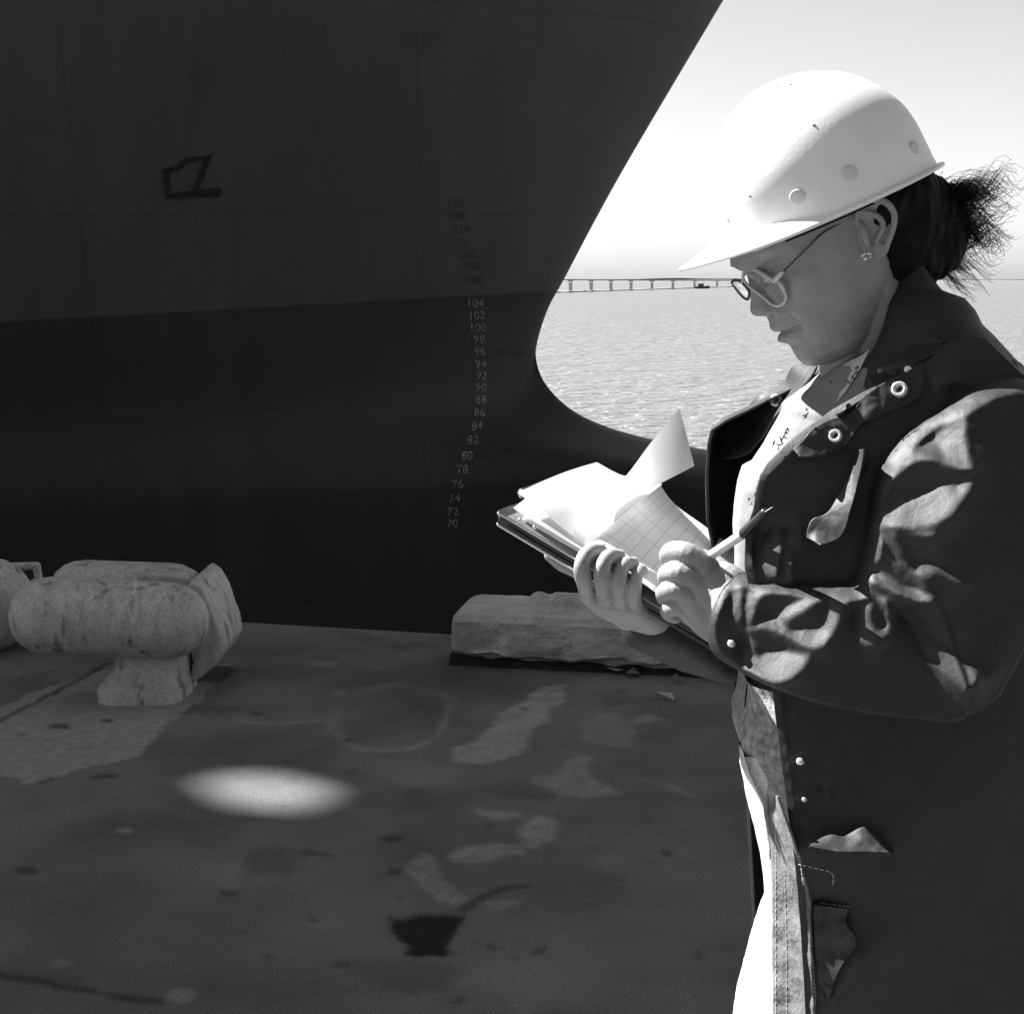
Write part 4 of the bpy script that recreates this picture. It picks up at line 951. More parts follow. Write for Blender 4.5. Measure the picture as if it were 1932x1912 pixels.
# ---- glasses
def glasses():
    C = lambda x, y, Y: P(*KB4(x, y), Y)
    rim_n = [(740, 830, 1.443), (790, 775, 1.440), (880, 770, 1.436), (1000, 800, 1.429), (1130, 880, 1.420), (1260, 960, 1.412), (1360, 980, 1.406), (1440, 1060, 1.402), (1500, 1180, 1.402), (1530, 1290, 1.404), (1490, 1390, 1.408), (1380, 1450, 1.414), (1270, 1420, 1.421), (1160, 1330, 1.428), (1030, 1220, 1.434), (900, 1130, 1.439), (780, 1010, 1.443), (735, 910, 1.444)]
    rim_f = [(530, 1010, 1.505), (580, 970, 1.498), (640, 975, 1.485), (710, 1010, 1.476), (790, 1090, 1.472), (850, 1180, 1.472), (850, 1260, 1.474), (815, 1320, 1.480), (740, 1280, 1.492), (650, 1180, 1.500), (570, 1070, 1.506)]
    r = None
    p = [C(*q) for q in rim_n]; p.append(p[0]); mb = MB().tube(p, [.0015 + .0009 * (1 if 2 < i < 8 else 0) for i in range(len(p))], 10, sm=4, caps=False)
    r = mb.build("glasses", M_frame); wear(r)
    p = [C(*q) for q in rim_f]; p.append(p[0]); sub(_shift(MB().tube(p, .0017, 8, sm=4, caps=False)).build("far_rim", M_temple), r)
    sub(_shift(MB().tube([C(800, 800, 1.441), C(760, 900, 1.452), C(720, 990, 1.466), C(700, 1010, 1.474)], .0016, 8, sm=4)).build("bridge", M_frame), r)
    # temple
    h = C(1460, 830, 1.392)
    sub(_shift(MB().tube([C(1310, 985, 1.404), C(1390, 900, 1.396), h], [.0024, .0026, .0018], 10, sm=4)).build("hinge", M_frame), r)
    sub(_shift(MB().tube([h, P(*KC2(1120, 600), 1.385), P(*KC2(1300, 430), 1.384), P(*KC2(1470, 330), 1.386), P(*KC2(1560, 215), 1.388)], [.0009] * 5, 8, sm=4)).build("temple", M_temple), r)
    ml = bpy.data.materials.new("lens"); ml.use_nodes = True; q = ml.node_tree.nodes["Principled BSDF"]; q.inputs["Transmission Weight"].default_value = 1; q.inputs["IOR"].default_value = 1.18; q.inputs["Roughness"].default_value = .02; q.inputs["Base Color"].default_value = (.95, .95, .95, 1); q.inputs["Coat Weight"].default_value = 1; q.inputs["Coat Roughness"].default_value = .03
    for rim, pn in ((rim_n, "lens"), (rim_f, "lens")):
        pts = catmull(np.array([C(*q) for q in rim] + [C(*rim[0])]), 3)[:-1]; c = pts.mean(0); mb = MB(); rows = []
        nn = np.cross(pts[0] - c, pts[len(pts) // 4] - c); nn /= np.linalg.norm(nn); nn *= -np.sign(nn[0]) if nn[0] != 0 else 1
        for s in (1, .8, .6, .4, .2, .02): rows.append(c + (pts - c) * s * .97 + nn * .0025 * (1 - s * s))
        mb.grid(np.array(rows), closev=True); sub(_shift(mb).build(pn, ml), r)
glasses()
# ---- earring
mb = MB(); c = P(*KC2(1700, 650), 1.378); rng = random.Random(3)
for (x, y, rr) in ((1660, 640, .0016), (1680, 625, .0016), (1715, 620, .0016), (1738, 628, .0015), (1690, 670, .0022), (1735, 655, .0012)): mb.ell(P(*KC2(x, y), 1.3775 + rng.uniform(-.001, .001)), (rr, rr, rr), nu=8, nv=6)
wear(mb.build("earring", M_snap))
# ================================================================ clothes
def solid(o, th, off=-1, sub_=0):
    m = o.modifiers.new("t", 'SOLIDIFY'); m.thickness = th; m.offset = off
    me = evaluated(o); mt = o.data.materials[0]; par = o.parent; nm = o.name; loc = o.location.copy(); old = o.data
    o.modifiers.clear(); o.data = me; me.polygons.foreach_set("use_smooth", [True] * len(me.polygons)); return o
def px_rows(rows, n):
    a = np.array(rows, float); y = np.linspace(a[0, 0], a[-1, 0], n); return y, [np.interp(y, a[:, 0], a[:, k]) for k in range(1, a.shape[1])]
XE = [(634, 1745), (659, 1708), (685, 1669), (714, 1640), (735, 1627), (766, 1595), (790, 1566), (819, 1524), (845, 1495), (869, 1472), (884, 1458), (905, 1446), (940, 1437), (971, 1432), (1013, 1418), (1078, 1413), (1200, 1425), (1308, 1441), (1457, 1440), (1519, 1443), (1552, 1449), (1606, 1456), (1710, 1456), (2300, 1458)]
XF = [(634, 1700), (659, 1652), (685, 1604), (714, 1545), (740, 1500), (780, 1424), (800, 1380), (820, 1350), (850, 1342), (900, 1340), (1000, 1342), (1100, 1362), (1200, 1384), (1300, 1393), (1552, 1420), (2300, 1460)]
XB = [(634, 1880), (650, 1893), (690, 1934), (740, 1975), (800, 2010), (900, 2040), (1100, 2050), (1300, 2040), (2300, 2010)]
HWD = [(634, .118), (660, .138), (690, .158), (720, .176), (760, .195), (800, .212), (900, .230), (1100, .232), (2300, .225)]
Bk = KB1; Ck = KC4; Dk = KB2; Ek = KB3
torso_polys = [
 (Ck, [(1250, 200), (1300, 170), (1380, 180), (1430, 210), (1430, 250), (1390, 330), (1388, 365), (1330, 380), (1295, 412), (1270, 330), (1265, 260)], .9),
 (Dk, [(555, 240), (520, 250), (440, 340), (400, 480), (412, 540), (438, 500), (435, 575), (505, 580), (548, 400)], .9),
 (Dk, [(690, 240), (610, 270), (585, 355), (640, 345), (680, 330)], .8),
 (Dk, [(578, 400), (552, 600), (605, 600), (613, 500)], .8),
 (Bk, [(1485, 908), (1440, 920), (1385, 1000), (1350, 1100), (1352, 1175), (1375, 1150), (1405, 1000)], .9),
 (Ek, [(540, 650), (590, 690), (575, 750), (538, 705)], .7), (Ek, [(425, 530), (445, 535), (440, 560), (425, 550)], .7), (Ek, [(385, 460), (405, 480), (400, 490)], .4)]
coat_polys = [
 (Ek, [(380, 850), (440, 890), (510, 925), (480, 985), (410, 985)], .6),
 (Ek, [(500, 1310), (700, 1335), (690, 1420), (740, 1500), (620, 1700), (560, 1850), (520, 1600)], .24)]
sleeve_polys = [
 (Ck, [(1390, 370), (1415, 390), (1410, 480), (1385, 600), (1380, 770), (1320, 770), (1250, 740), (1170, 738), (1110, 770), (1050, 820), (980, 880), (920, 935), (915, 905), (1000, 805), (1050, 765), (1140, 710), (1240, 650), (1320, 560), (1370, 470)], 1.),
 (Ck, [(1390, 780), (1385, 830), (1340, 890), (1260, 980), (1170, 1040), (1060, 1060), (960, 1066), (885, 1075), (900, 1040), (940, 970), (1060, 930), (1170, 880), (1250, 850), (1320, 860), (1370, 800)], 1.),
 (Ck, [(960, 1075), (1040, 1075), (1015, 1110), (1040, 1180), (1110, 1280), (1155, 1335), (1120, 1325), (1040, 1230), (985, 1140)], .6),
 (Ck, [(1085, 1065), (1190, 1060), (1180, 1090), (1100, 1092)], .6), (Ck, [(1090, 1140), (1170, 1150), (1160, 1172), (1095, 1165)], .5), (Ck, [(1110, 1205), (1180, 1200), (1300, 1250), (1330, 1300), (1260, 1290), (1180, 1250), (1160, 1290), (1100, 1270)], .45),
 (Dk, [(1130, 450), (1200, 530), (1290, 590), (1400, 592), (1460, 632), (1440, 665), (1380, 670), (1230, 622), (1160, 575), (1060, 572), (1045, 565), (1085, 500)], 1.),
 (Dk, [(1045, 600), (1120, 640), (1165, 720), (1185, 800), (1165, 860), (1110, 880), (1085, 840), (1078, 780), (1105, 710), (1060, 715), (1010, 790), (990, 850), (1000, 920), (1050, 960), (1120, 915), (1190, 870), (1205, 790), (1190, 690), (1150, 640), (1080, 580)], .85),
 (Dk, [(1280, 730), (1360, 815), (1440, 845), (1570, 960), (1702, 1048), (1660, 1150), (1605, 1190), (1540, 1130), (1430, 1050), (1400, 960), (1340, 850)], .7),
 (Dk, [(870, 640), (860, 680), (700, 765), (560, 865), (545, 905), (610, 915), (790, 885), (835, 770), (860, 690), (920, 650), (965, 685), (900, 770), (840, 885), (780, 970), (700, 1008), (640, 1005), (580, 955), (520, 935), (410, 915), (340, 960), (325, 945), (480, 850), (640, 750), (850, 645)], 1.),
 (Dk, [(330, 975), (350, 1010), (355, 1100), (400, 1120), (440, 1075), (560, 1052), (690, 1035), (660, 1100), (560, 1200), (430, 1255), (330, 1255), (290, 1200), (300, 1000)], 1.),
 (Dk, [(290, 530), (450, 590), (600, 610), (740, 622), (850, 628), (740, 650), (560, 665), (450, 705), (400, 740), (350, 880), (322, 940), (315, 800), (370, 660), (320, 640), (250, 600)], .8),
 (Dk, [(290, 535), (190, 590), (125, 700), (85, 860), (115, 850), (150, 740), (190, 680), (220, 720), (235, 860), (250, 930), (290, 860), (300, 720), (270, 620)], .7)]
ZXE = zx(XE, lambda y: interp(y, [(634, 1.359), (700, 1.320), (760, 1.292), (800, 1.278), (900, 1.262), (2300, 1.266)]))
ZXF = zx(XF, YM + .03); ZXB = zx(XB, YM)
def zof(pts, Yq): 
    q = sorted((P(1500, y, Yq)[2], v) for y, v in pts); return q
ZHW = zof(HWD, 1.33); ZTOP = P(1745, 636, 1.355)[2]; ZHEM = P(1449, 2280, 1.277)[2]
BIAS = [(*P(*Bk(1150, 1200), 1.25)[[0, 2]], .010, .07), (*P(*Ek(720, 980), 1.25)[[0, 2]], .034, .10), (*P(*Bk(1500, 330), 1.30)[[0, 2]], .026, .06)]
def torso():
    n = 430; m = 330; zs = np.linspace(ZTOP, ZHEM, n); A = np.zeros((n, m, 3)); ex = 3.1
    for i, z in enumerate(zs):
        xe, xf, xb, h = float(ZXE(z)), float(ZXF(z)), float(ZXB(z)), interp(z, ZHW)
        a = (xb - xf) / 2; xc = (xb + xf) / 2
        ex = 3.1; q = np.clip((xc - xe) / a, -.9, .985); cth = np.sign(q) * abs(q) ** (ex / 2); tn = math.acos(cth)
        t = np.linspace(tn, 2 * pi - .22, m); c = np.cos(t); s = np.sin(t)
        exx = np.where(c < 0, 2.0, 3.1); x = xc - a * np.sign(c) * np.abs(c) ** (2 / exx); S_ = np.abs(s) ** (2 / exx); S_ = np.where((c > 0) & (s > 0), .86 + .14 * np.clip((x - xe) / max(xc - xe, .01), 0, 1) ** .8, S_); yy = YM - h * np.sign(s) * S_
        A[i] = np.stack([x, yy, np.full(m, z)], 1)
    global FT
    FT = Folds(torso_polys + coat_polys, 1.25, .17, .60, .62, ZTOP, MB().grid(A).mesh("tmp"), slope=1.4, ramp=.12, bias=BIAS)
    q = A.reshape(-1, 3); near = smoothstep(YM - .02, YM - .10, q[:, 1])
    q[:, 1] -= FT(q[:, 0], q[:, 2]) * near
    q[:, 1] -= (.0025 * fbm(q * [14, 14, 9], 3, 6) + .0009 * fbm(q * [70, 30, 55], 3, 16)) * near
    hem = smoothstep(ZHEM + .05, ZHEM, q[:, 2]); q[:, 2] += .006 * vnoise(q * [16, 9, 0], 3) * hem
    q[:, 0] += .006 * vnoise(q * [3, 12, 18], 8) * (1 - near) * smoothstep(1.2, 1.35, q[:, 2]) * (q[:, 0] < .28)
    line = 1.477 - .87 * (q[:, 0] + .055 * (YM - q[:, 1]) / .16 - .472); over = (q[:, 2] > line) & (q[:, 0] > .38); q[:, 2] = np.where(over, line - (ZTOP - q[:, 2]) * .12, q[:, 2])
    o = MB().grid(q.reshape(n, m, 3)).build("jacket", M_jack); o = solid(o, .003); return wear(o)
jacket = torso()
JW = jacket.data.copy(); setverts(JW, verts(JW) + np.array(PO))
def sleeve(name, up, fo, polys, flat=1., yc=1.3):
    mb = MB()
    mb.tube([P(*q[:3]) for q in up], [q[3] for q in up], 48, sm=8)
    if flat < 1: mb.v = [(a, yc_ + (b - yc_) * flat, c) for a, b, c in mb.v for yc_ in (1.275,)]
    k = len(mb.v)
    mb.tube([P(*q[:3]) for q in fo], [q[3] for q in fo], 48, sm=8, capk=.3 if polys is not None else 1.)
    m = voxel(mb, name, .0024, 16); v = verts(m); nr = normals(m)
    if polys is not None:
        F = Folds(polys, 1.235, .16, .585, .93, 1.47, m, slope=1.4)
        w = smoothstep(-.25, .15, -nr[:, 1]); v[:, 1] -= F(v[:, 0], v[:, 2]) * w; m.update()
    v = v + nr * (.0022 * fbm(v * [22, 22, 16], 3, 9) + .0011 * fbm(v * [75, 40, 60], 3, 19))[:, None]
    o = link(name, m, M_jack, None, True, recalc=False); setverts(m, v - np.array(PO)); o.parent = jacket; return o
sleeve("sleeve", [(1835, 755, 1.40, .030), (1880, 805, 1.32, .048), (1860, 870, 1.28, .064), (1812, 950, 1.262, .076), (1797, 1040, 1.258, .078), (1770, 1120, 1.256, .074), (1742, 1185, 1.256, .072)],
       [(1742, 1195, 1.258, .068), (1640, 1210, 1.262, .058), (1540, 1205, 1.272, .051), (1450, 1182, 1.290, .047), (1388, 1158, 1.308, .042)], sleeve_polys, flat=.72)
sleeve("sleeve", [(1700, 740, 1.56, .05), (1720, 820, 1.63, .065), (1640, 1000, 1.69, .066), (1560, 1190, 1.70, .062)],
       [(1560, 1190, 1.70, .060), (1450, 1222, 1.64, .050), (1340, 1208, 1.53, .042), (1262, 1180, 1.487, .038), (1232, 1172, 1.474, .036)], None)
def collar():
    rows = [(500, 1700, 1733, .052), (520, 1690, 1748, .058), (545, 1684, 1770, .066), (560, 1681, 1812, .078), (580, 1677, 1828, .088), (607, 1669, 1840, .098), (650, 1650, 1880, .112), (700, 1626, 1925, .13), (730, 1612, 1950, .14)]
    m = 120; A = np.zeros((70, m, 3)); t0 = radians(38)
    Yn = lambda y: YM - interp(y, [(r[0], r[3]) for r in rows]) * sin(t0)
    fe = zx([(r[0], r[1]) for r in rows], Yn); fb = zx([(r[0], r[2]) for r in rows], YM); fh = zof([(r[0], r[3]) for r in rows], YM)
    zs = np.linspace(P(1733, 500, YM)[2], P(1900, 730, YM - .1)[2], 70)
    for i, z in enumerate(zs):
        t = np.linspace(t0, 2 * pi - t0, m); a = (fb(z) - fe(z)) / (1 + cos(t0)); xc = fb(z) - a
        A[i] = np.stack([xc - a * np.cos(t), YM - interp(z, fh) * np.sin(t), np.full(m, z)], 1)
    q = A.reshape(-1, 3); q += .0035 * np.stack([fbm(q * 16, 3, k) for k in range(3)], 1)
    o = MB().grid(q.reshape(A.shape)).build("collar", M_jack); solid(o, .004); setverts(o.data, verts(o.data) - np.array(PO)); o.parent = jacket
collar()
# folded-back far lapel
def ruled(name, A_, B_, m, n=40, k=14, parent=None, wav=.0, th=.0025):
    a = catmull(np.array(A_), 10); b = catmull(np.array(B_), 10)
    ia = np.linspace(0, len(a) - 1, n); ib = np.linspace(0, len(b) - 1, n)
    a = np.stack([np.interp(ia, range(len(a)), a[:, c]) for c in range(3)], 1); b = np.stack([np.interp(ib, range(len(b)), b[:, c]) for c in range(3)], 1)
    R = np.array([lerp(a, b, s) for s in np.linspace(0, 1, k)])
    if wav: q = R.reshape(-1, 3); q[:, 1] += wav * fbm(q * 45, 3, 4); R = q.reshape(R.shape)
    o = MB().grid(R).build(name, m)
    if th: solid(o, th)
    if parent is not None: setverts(o.data, verts(o.data) - np.array(PO)); o.parent = parent
    return o
ruled("lapel", [P(*Bk(x, y), Y) for x, y, Y in ((940, 300, 1.53), (800, 320, 1.56), (740, 420, 1.575), (640, 495, 1.585), (540, 535, 1.60), (480, 620, 1.61), (420, 690, 1.62), (250, 760, 1.63), (215, 850, 1.63))],
      [P(*Bk(x, y), Y) for x, y, Y in ((975, 315, 1.50), (900, 440, 1.50), (800, 560, 1.51), (720, 640, 1.52), (650, 720, 1.53), (600, 800, 1.54), (520, 900, 1.55), (440, 960, 1.56), (300, 980, 1.575))], M_jack, parent=jacket, wav=.010, n=90, k=30)
# snaps
def snap(x, y, k, Y, r, nrm=(-.5, -1, .4), parent=jacket, hole=True):
    c = P(*k(x, y), Y); n_ = np.array(nrm, float); n_ /= np.linalg.norm(n_); t1 = np.cross(n_, (0, 0, 1)); t1 /= np.linalg.norm(t1); t2 = np.cross(n_, t1)
    rows = [[c + n_ * h + rr * r * (t1 * cos(q) + t2 * sin(q)) for q in np.linspace(0, 2 * pi, 24, endpoint=False)] for rr, h in ((1.02, -.004), (1, .0), (.9, .0016), (.62, .0018), (.5, .0004 if hole else .002), (.02, .0003 if hole else .002))]
    o = _shift(MB().grid(np.array(rows), closev=True)).build("snap", M_snap); o.parent = parent
    if hole:
        o2 = _shift(MB().ell(c + n_ * .0009, (r * .34, r * .2, r * .34), nu=12, nv=8)).build("snap_socket", M_ink); o2.parent = parent
# torso surface depth under a picture point
from mathutils.bvhtree import BVHTree
_bvh = {}
def depth_on(objs, xd, yd, off=.002):
    best = None
    d = ray(xd, yd); d = d / np.linalg.norm(d)
    for o in objs:
        key = (o.name, len(o.data.vertices), o.data.name)
        if key not in _bvh: _bvh[key] = BVHTree.FromPolygons([tuple(v) for v in verts(o.data)], [tuple(p.vertices) for p in o.data.polygons])
        bv = _bvh[key]; mw = o.matrix_world.translation
        h = bv.ray_cast(Vector(CAM) - mw, Vector(d))
        if h[0] is not None:
            p = h[0] + mw
            if best is None or p.y < best: best = p.y
    return (best if best is not None else 1.3) - off
bpy.context.view_layer.update()
JOBS = [o for o in bpy.data.objects if o is jacket or o.parent is jacket]
def flap(name, up, lo, dy, off=.002, wav=.006, k=None, m=None):
    Bk = k or KB1
    U = catmull(np.array([Bk(*q) for q in up]), 4); L_ = catmull(np.array([Bk(*q) for q in lo]), 4); n = 60
    rs = lambda q: np.stack([np.interp(np.linspace(0, len(q) - 1, n), range(len(q)), q[:, c]) for c in range(2)], 1)
    U = rs(U); L_ = rs(L_); yu = np.array([depth_on(JOBS, *q, off=off) for q in U]); yl = np.array([depth_on(JOBS, *q, off=off) for q in L_])
    yu = np.convolve(np.pad(yu, 4, mode='edge'), np.ones(9) / 9, 'valid'); yl = np.convolve(np.pad(yl, 4, mode='edge'), np.ones(9) / 9, 'valid')
    yl = np.minimum(yl, yu - dy)
    o = ruled(name, [P(*q, y) for q, y in zip(U[::4], yu[::4])], [P(*q, y) for q, y in zip(L_[::4], yl[::4])], m or M_jack, n=90, k=26, parent=jacket, wav=wav)
    if m is not None: return o
    # close the flap to the cloth below along its lower edge
    m_ = [P(*q, y) for q, y in zip(L_[::4], yl[::4])]; b_ = [P(*q, y + dy + .012) for q, y in zip(L_[::4], yl[::4])]
    ruled(name + "_fold", m_, b_, M_jack, n=60, k=4, parent=jacket, th=0)
    return o
f1 = flap("collar_flap", [(1740, 95), (1600, 190), (1450, 290), (1340, 400), (1290, 480), (1180, 590), (1065, 665)], [(1890, 128), (1760, 235), (1600, 332), (1430, 432), (1290, 540), (1180, 620), (1090, 668)], .010, off=.004)
bpy.context.view_layer.update(); JOBS.append(f1)
f2 = flap("storm_flap", [(1722, 288), (1600, 365), (1420, 450), (1290, 555), (1210, 650), (1050, 705), (930, 765), (850, 860), (770, 940)], [(1712, 530), (1640, 580), (1480, 645), (1330, 705), (1240, 790), (1180, 880), (1100, 925), (940, 970), (785, 968)], .008, off=.003, wav=.006)
bpy.context.view_layer.update(); JOBS.append(f2)
flap("chest_pleat", [(1272, 908), (1240, 980), (1200, 1100), (1100, 1270), (1030, 1370), (935, 1405), (895, 1480), (890, 1570)], [(1298, 908), (1292, 1000), (1245, 1200), (1205, 1340), (1170, 1470), (1130, 1540), (1060, 1580), (960, 1590)], .016, off=.012, wav=.004)
flap("pocket_flap", [(490, 985), (600, 935), (680, 945), (780, 895), (850, 935), (960, 1030)], [(490, 1003), (600, 1026), (700, 1032), (800, 1033), (880, 1034), (962, 1034)], .020, off=.012, wav=.005, k=KB3)
for x, y, k, r, hole in ((1555, 475, Bk, .0074, True), (1095, 810, Bk, .0062, True), (1618, 335, Bk, .0035, False), (185, 980, Dk, .0035, False), (435, 540, Ek, .0035, False), (458, 748, Ek, .0022, False)):
    snap(x, y, k, depth_on(JOBS, *k(x, y), off=.004), r, hole=hole)
M_palecloth = mat("pale_cloth", .048, .85, .1, vary=.5, vscale=40, speck=.25, spscale=700)  # paler cloth for the patch on the coat's lower side
flap("pale_patch", [(505, 1312), (515, 1450), (525, 1600), (545, 1750), (565, 1850)], [(700, 1335), (690, 1420), (748, 1520), (650, 1680), (590, 1850)], 0., off=.003, wav=0, k=KB3, m=M_palecloth)
snap(672, 555, Bk, depth_on(JOBS, *Bk(672, 555), off=.004), .0074)
# ---- shirt
def boxy(xl, xb, hw, m=160):
    """level cross-section of cloth over the body: a narrow front strip, then a face turning to the camera side"""
    pts = [(xl + .02, YM + .05), (xl + .004, YM - .01), (xl, 1.415), (xl + .006, 1.395), (xl + .024, 1.372), (xl + .048, 1.352), (xl + .085, 1.335), (xl + .15, YM - hw), (xb - .08, YM - hw), (xb, YM - .05), (xb, YM + .05), (xb - .08, YM + hw), (xl + .12, YM + hw * .9)]
    p = catmull(np.array([pts[-1]] + pts + [pts[0], pts[1]]), 12)[12:-12]
    s = np.linspace(0, len(p) - 1, m + 1)[:-1]; return np.stack([np.interp(s, range(len(p)), p[:, 0]), np.interp(s, range(len(p)), p[:, 1])], 1)
def shirt():
    L_ = [(655, 1640), (695, 1584), (735, 1541), (771, 1486), (787, 1483), (845, 1452), (887, 1426), (895, 1408), (924, 1399), (976, 1391), (1100, 1392), (1200, 1396), (1300, 1405)]
    f = zx(L_, 1.41); z0 = P(1600, 690, 1.41)[2]; z1 = P(1400, 1290, 1.41)[2]; A = []
    for z in np.linspace(z0, z1, 150):
        t = smoothstep(z0, z0 - .12, z); q = boxy(float(f(z)), lerp(.43, .50, t), lerp(.10, .165, t)); A.append(np.column_stack([q, np.full(len(q), z)]))
    q = np.array(A); sh_ = q.shape; q = q.reshape(-1, 3); q[:, :2] += (.003 * np.stack([fbm(q * [14, 14, 26], 3, 3), fbm(q * [14, 14, 26], 3, 5)], 1))
    o = wear(MB().grid(q.reshape(sh_), closev=True).build("shirt", M_shirt))
    # standing collar side in shade
    c = [P(*Bk(x, y), Y) for x, y, Y in ((1110, 322, 1.425), (1300, 230, 1.395), (1342, 190, 1.392), (1275, 330, 1.382), (1175, 490, 1.375), (1085, 590, 1.372), (955, 585, 1.395), (945, 525, 1.412), (1050, 430, 1.418))]
    s = _shift(MB().prism(c, (0, 1, 0), .003)).build("shirt_collar", mat("shirt_collar_cloth", .5, .85, .2, bump=.001, bscale=60), None, False); s.parent = o
    return o
sh = shirt()
# knitted hem under the jacket
def knit():
    L_ = [(1270, 1402), (1294, 1410), (1335, 1406), (1374, 1395), (1401, 1396), (1430, 1405), (1478, 1421), (1536, 1443), (1560, 1452)]
    f = zx(L_, 1.385); z0 = P(1400, 1275, 1.385)[2]; z1 = P(1400, 1552, 1.385)[2]; A = []
    for z in np.linspace(z0, z1, 70):
        q = boxy(float(f(z)), .50, .155); q[:, 1] -= .050 * smoothstep(YM, YM - .03, q[:, 1]) * smoothstep(float(f(z)) + .12, float(f(z)) + .05, q[:, 0]); A.append(np.column_stack([q, np.full(len(q), z)]))
    q = np.array(A); sh_ = q.shape; q = q.reshape(-1, 3); q[:, :2] += (.002 * np.stack([fbm(q * 40, 3, 3), fbm(q * 40, 3, 5)], 1))
    wear(MB().grid(q.reshape(sh_), closev=True).build("knit_waistband", M_knit))
knit()
# black print on the shirt
def prints():
    rng = random.Random(11); mb = MB()
    def blk(cx, cy, ang, n, sz, Yoff, k=Bk):
        dx, dy = cos(radians(ang)), sin(radians(ang))
        for i in range(n):
            for s in range(3):
                x = cx + dx * (i - n / 2) * sz * 1.15 + rng.uniform(-.35, .35) * sz; y = cy + dy * (i - n / 2) * sz * 1.15 + rng.uniform(-.45, .45) * sz
                a = rng.choice((ang + 90, ang, ang + 50, ang + 130)); L = sz * rng.uniform(.3, .5); w = sz * .09
                ca, sa = cos(radians(a)), sin(radians(a)); pp = []
                Y = depth_on([sh] + [o for o in sh.children], *k(x, y), off=.0012)
                for u_, v_ in ((-L, -w), (L, -w), (L, w), (-L, w)): pp.append(P(*k(x + u_ * ca - v_ * sa, y + u_ * sa + v_ * ca), Y))
                mb.prism(pp, (0, 1, 0), .0006)
    blk(735, 800, 118, 1, 40, 0); blk(712, 850, 118, 2, 42, 0); blk(690, 890, 30, 2, 34, 0); blk(880, 675, 118, 2, 38, 0); blk(540, 1210, 112, 3, 40, 0); blk(490, 1295, 60, 2, 26, 0); blk(1215, 395, 122, 4, 36, 0); blk(1070, 432, 60, 1, 26, 0)
    o = _shift(mb).build("black_print", M_ink, None, False); o.parent = sh
prints()
# ---- jeans
jean_polys = [
 (Ek, [(490, 990), (600, 935), (680, 945), (780, 895), (850, 940), (960, 1032), (800, 1030), (600, 1022)], .8),
 (Ek, [(380, 850), (440, 890), (510, 925), (480, 985), (410, 985)], .7),
 (Ek, [(330, 1110), (400, 1120), (410, 1145), (330, 1145)], .6), (Ek, [(330, 1175), (400, 1180), (415, 1205), (340, 1210)], .6), (Ek, [(340, 1260), (410, 1230), (415, 1290), (350, 1310)], .6),
 (Ek, [(425, 1290), (440, 1290), (465, 1600), (460, 1760), (420, 1900), (405, 1890), (430, 1700), (420, 1450)], .8),
 (Ek, [(330, 1370), (380, 1350), (360, 1450), (320, 1560), (330, 1700), (380, 1790), (390, 1830), (300, 1760), (285, 1500)], .6),
 (Ek, [(500, 1310), (700, 1335), (690, 1420), (740, 1500), (620, 1700), (560, 1850), (520, 1600)], .12)]
def jeans():
    fl = zx([(1400, 1396), (1440, 1396), (1480, 1406), (1523, 1413), (1560, 1424), (1610, 1435), (1650, 1441), (1705, 1446), (1760, 1428), (1830, 1408), (1912, 1388), (1990, 1378)], 1.385)
    fc = zx([(1400, 1400), (1460, 1418), (1520, 1446), (1600, 1454), (1700, 1456), (1912, 1460), (1990, 1462)], 1.335)
    z0 = P(1400, 1402, 1.385)[2]; z1 = P(1400, 1990, 1.385)[2]; secs = []; m = 240
    for z in np.linspace(z0, z1, 180):
        l = float(fl(z)); c = float(fc(z)); t = smoothstep(z0, z0 - .12, z)
        pts = [(l + .03, 1.47), (l + .008, 1.425), (l, 1.390), (l + (c - l) * .5, 1.362), (c - .0015, 1.337), (c + .004, 1.330), (c + .018, 1.318), (c + .040, 1.303), (c + .075, 1.290), (c + .13, 1.284), (c + .20, 1.30), (c + .26, 1.35), (c + .275, 1.40), (c + .25, 1.46), (c + .12, 1.475)]
        p = catmull(np.array([pts[-1]] + pts + [pts[0], pts[1]]), 16)[16:-16]
        s = np.linspace(0, len(p) - 1, m + 1)[:-1]; secs.append(np.stack([np.interp(s, range(len(p)), p[:, 0]), np.interp(s, range(len(p)), p[:, 1]), np.full(m, z)], 1))
    last = secs[-1]; c = last.mean(0)
    for k in range(1, 25):
        t = k / 24; q = last.copy(); q[:, :2] = c[:2] + (q[:, :2] - c[:2]) * (1 - .50 * t); q[:, 2] = lerp(last[0, 2], .06, t); secs.append(q)
    A = np.array(secs)
    FJ = Folds(jean_polys[2:5], 1.31, .2, .60, .60, 1.0, MB().grid(A, closev=True).mesh("tmp"), slope=1.4, dark=.3)
    q = A.reshape(-1, 3); near = smoothstep(1.345, 1.325, q[:, 1]) * smoothstep(.62, .68, q[:, 2])
    q[:, 1] -= (FJ(q[:, 0], q[:, 2]) * near + .0018 * fbm(q * [40, 40, 30], 3, 2) * near)
    q[:, 0] -= .0012 * fbm(q * [30, 30, 60], 3, 7)
    mb = MB().grid(q.reshape(A.shape), closev=True)
    # far leg and hips
    mb.tube([(.43, 1.53, 1.0), (.43, 1.56, .85), (.42, 1.57, .70), (.40, 1.57, .45), (.38, 1.58, .06)], [.12, .11, .09, .075, .06], 40, sm=6, caps=False)
    mb.tube([(.42, 1.46, 1.01), (.43, 1.46, .84)], [.15, .15], 40)
    j = wear(mb.build("jeans", M_jean))
    return j
jeans_o = jeans()
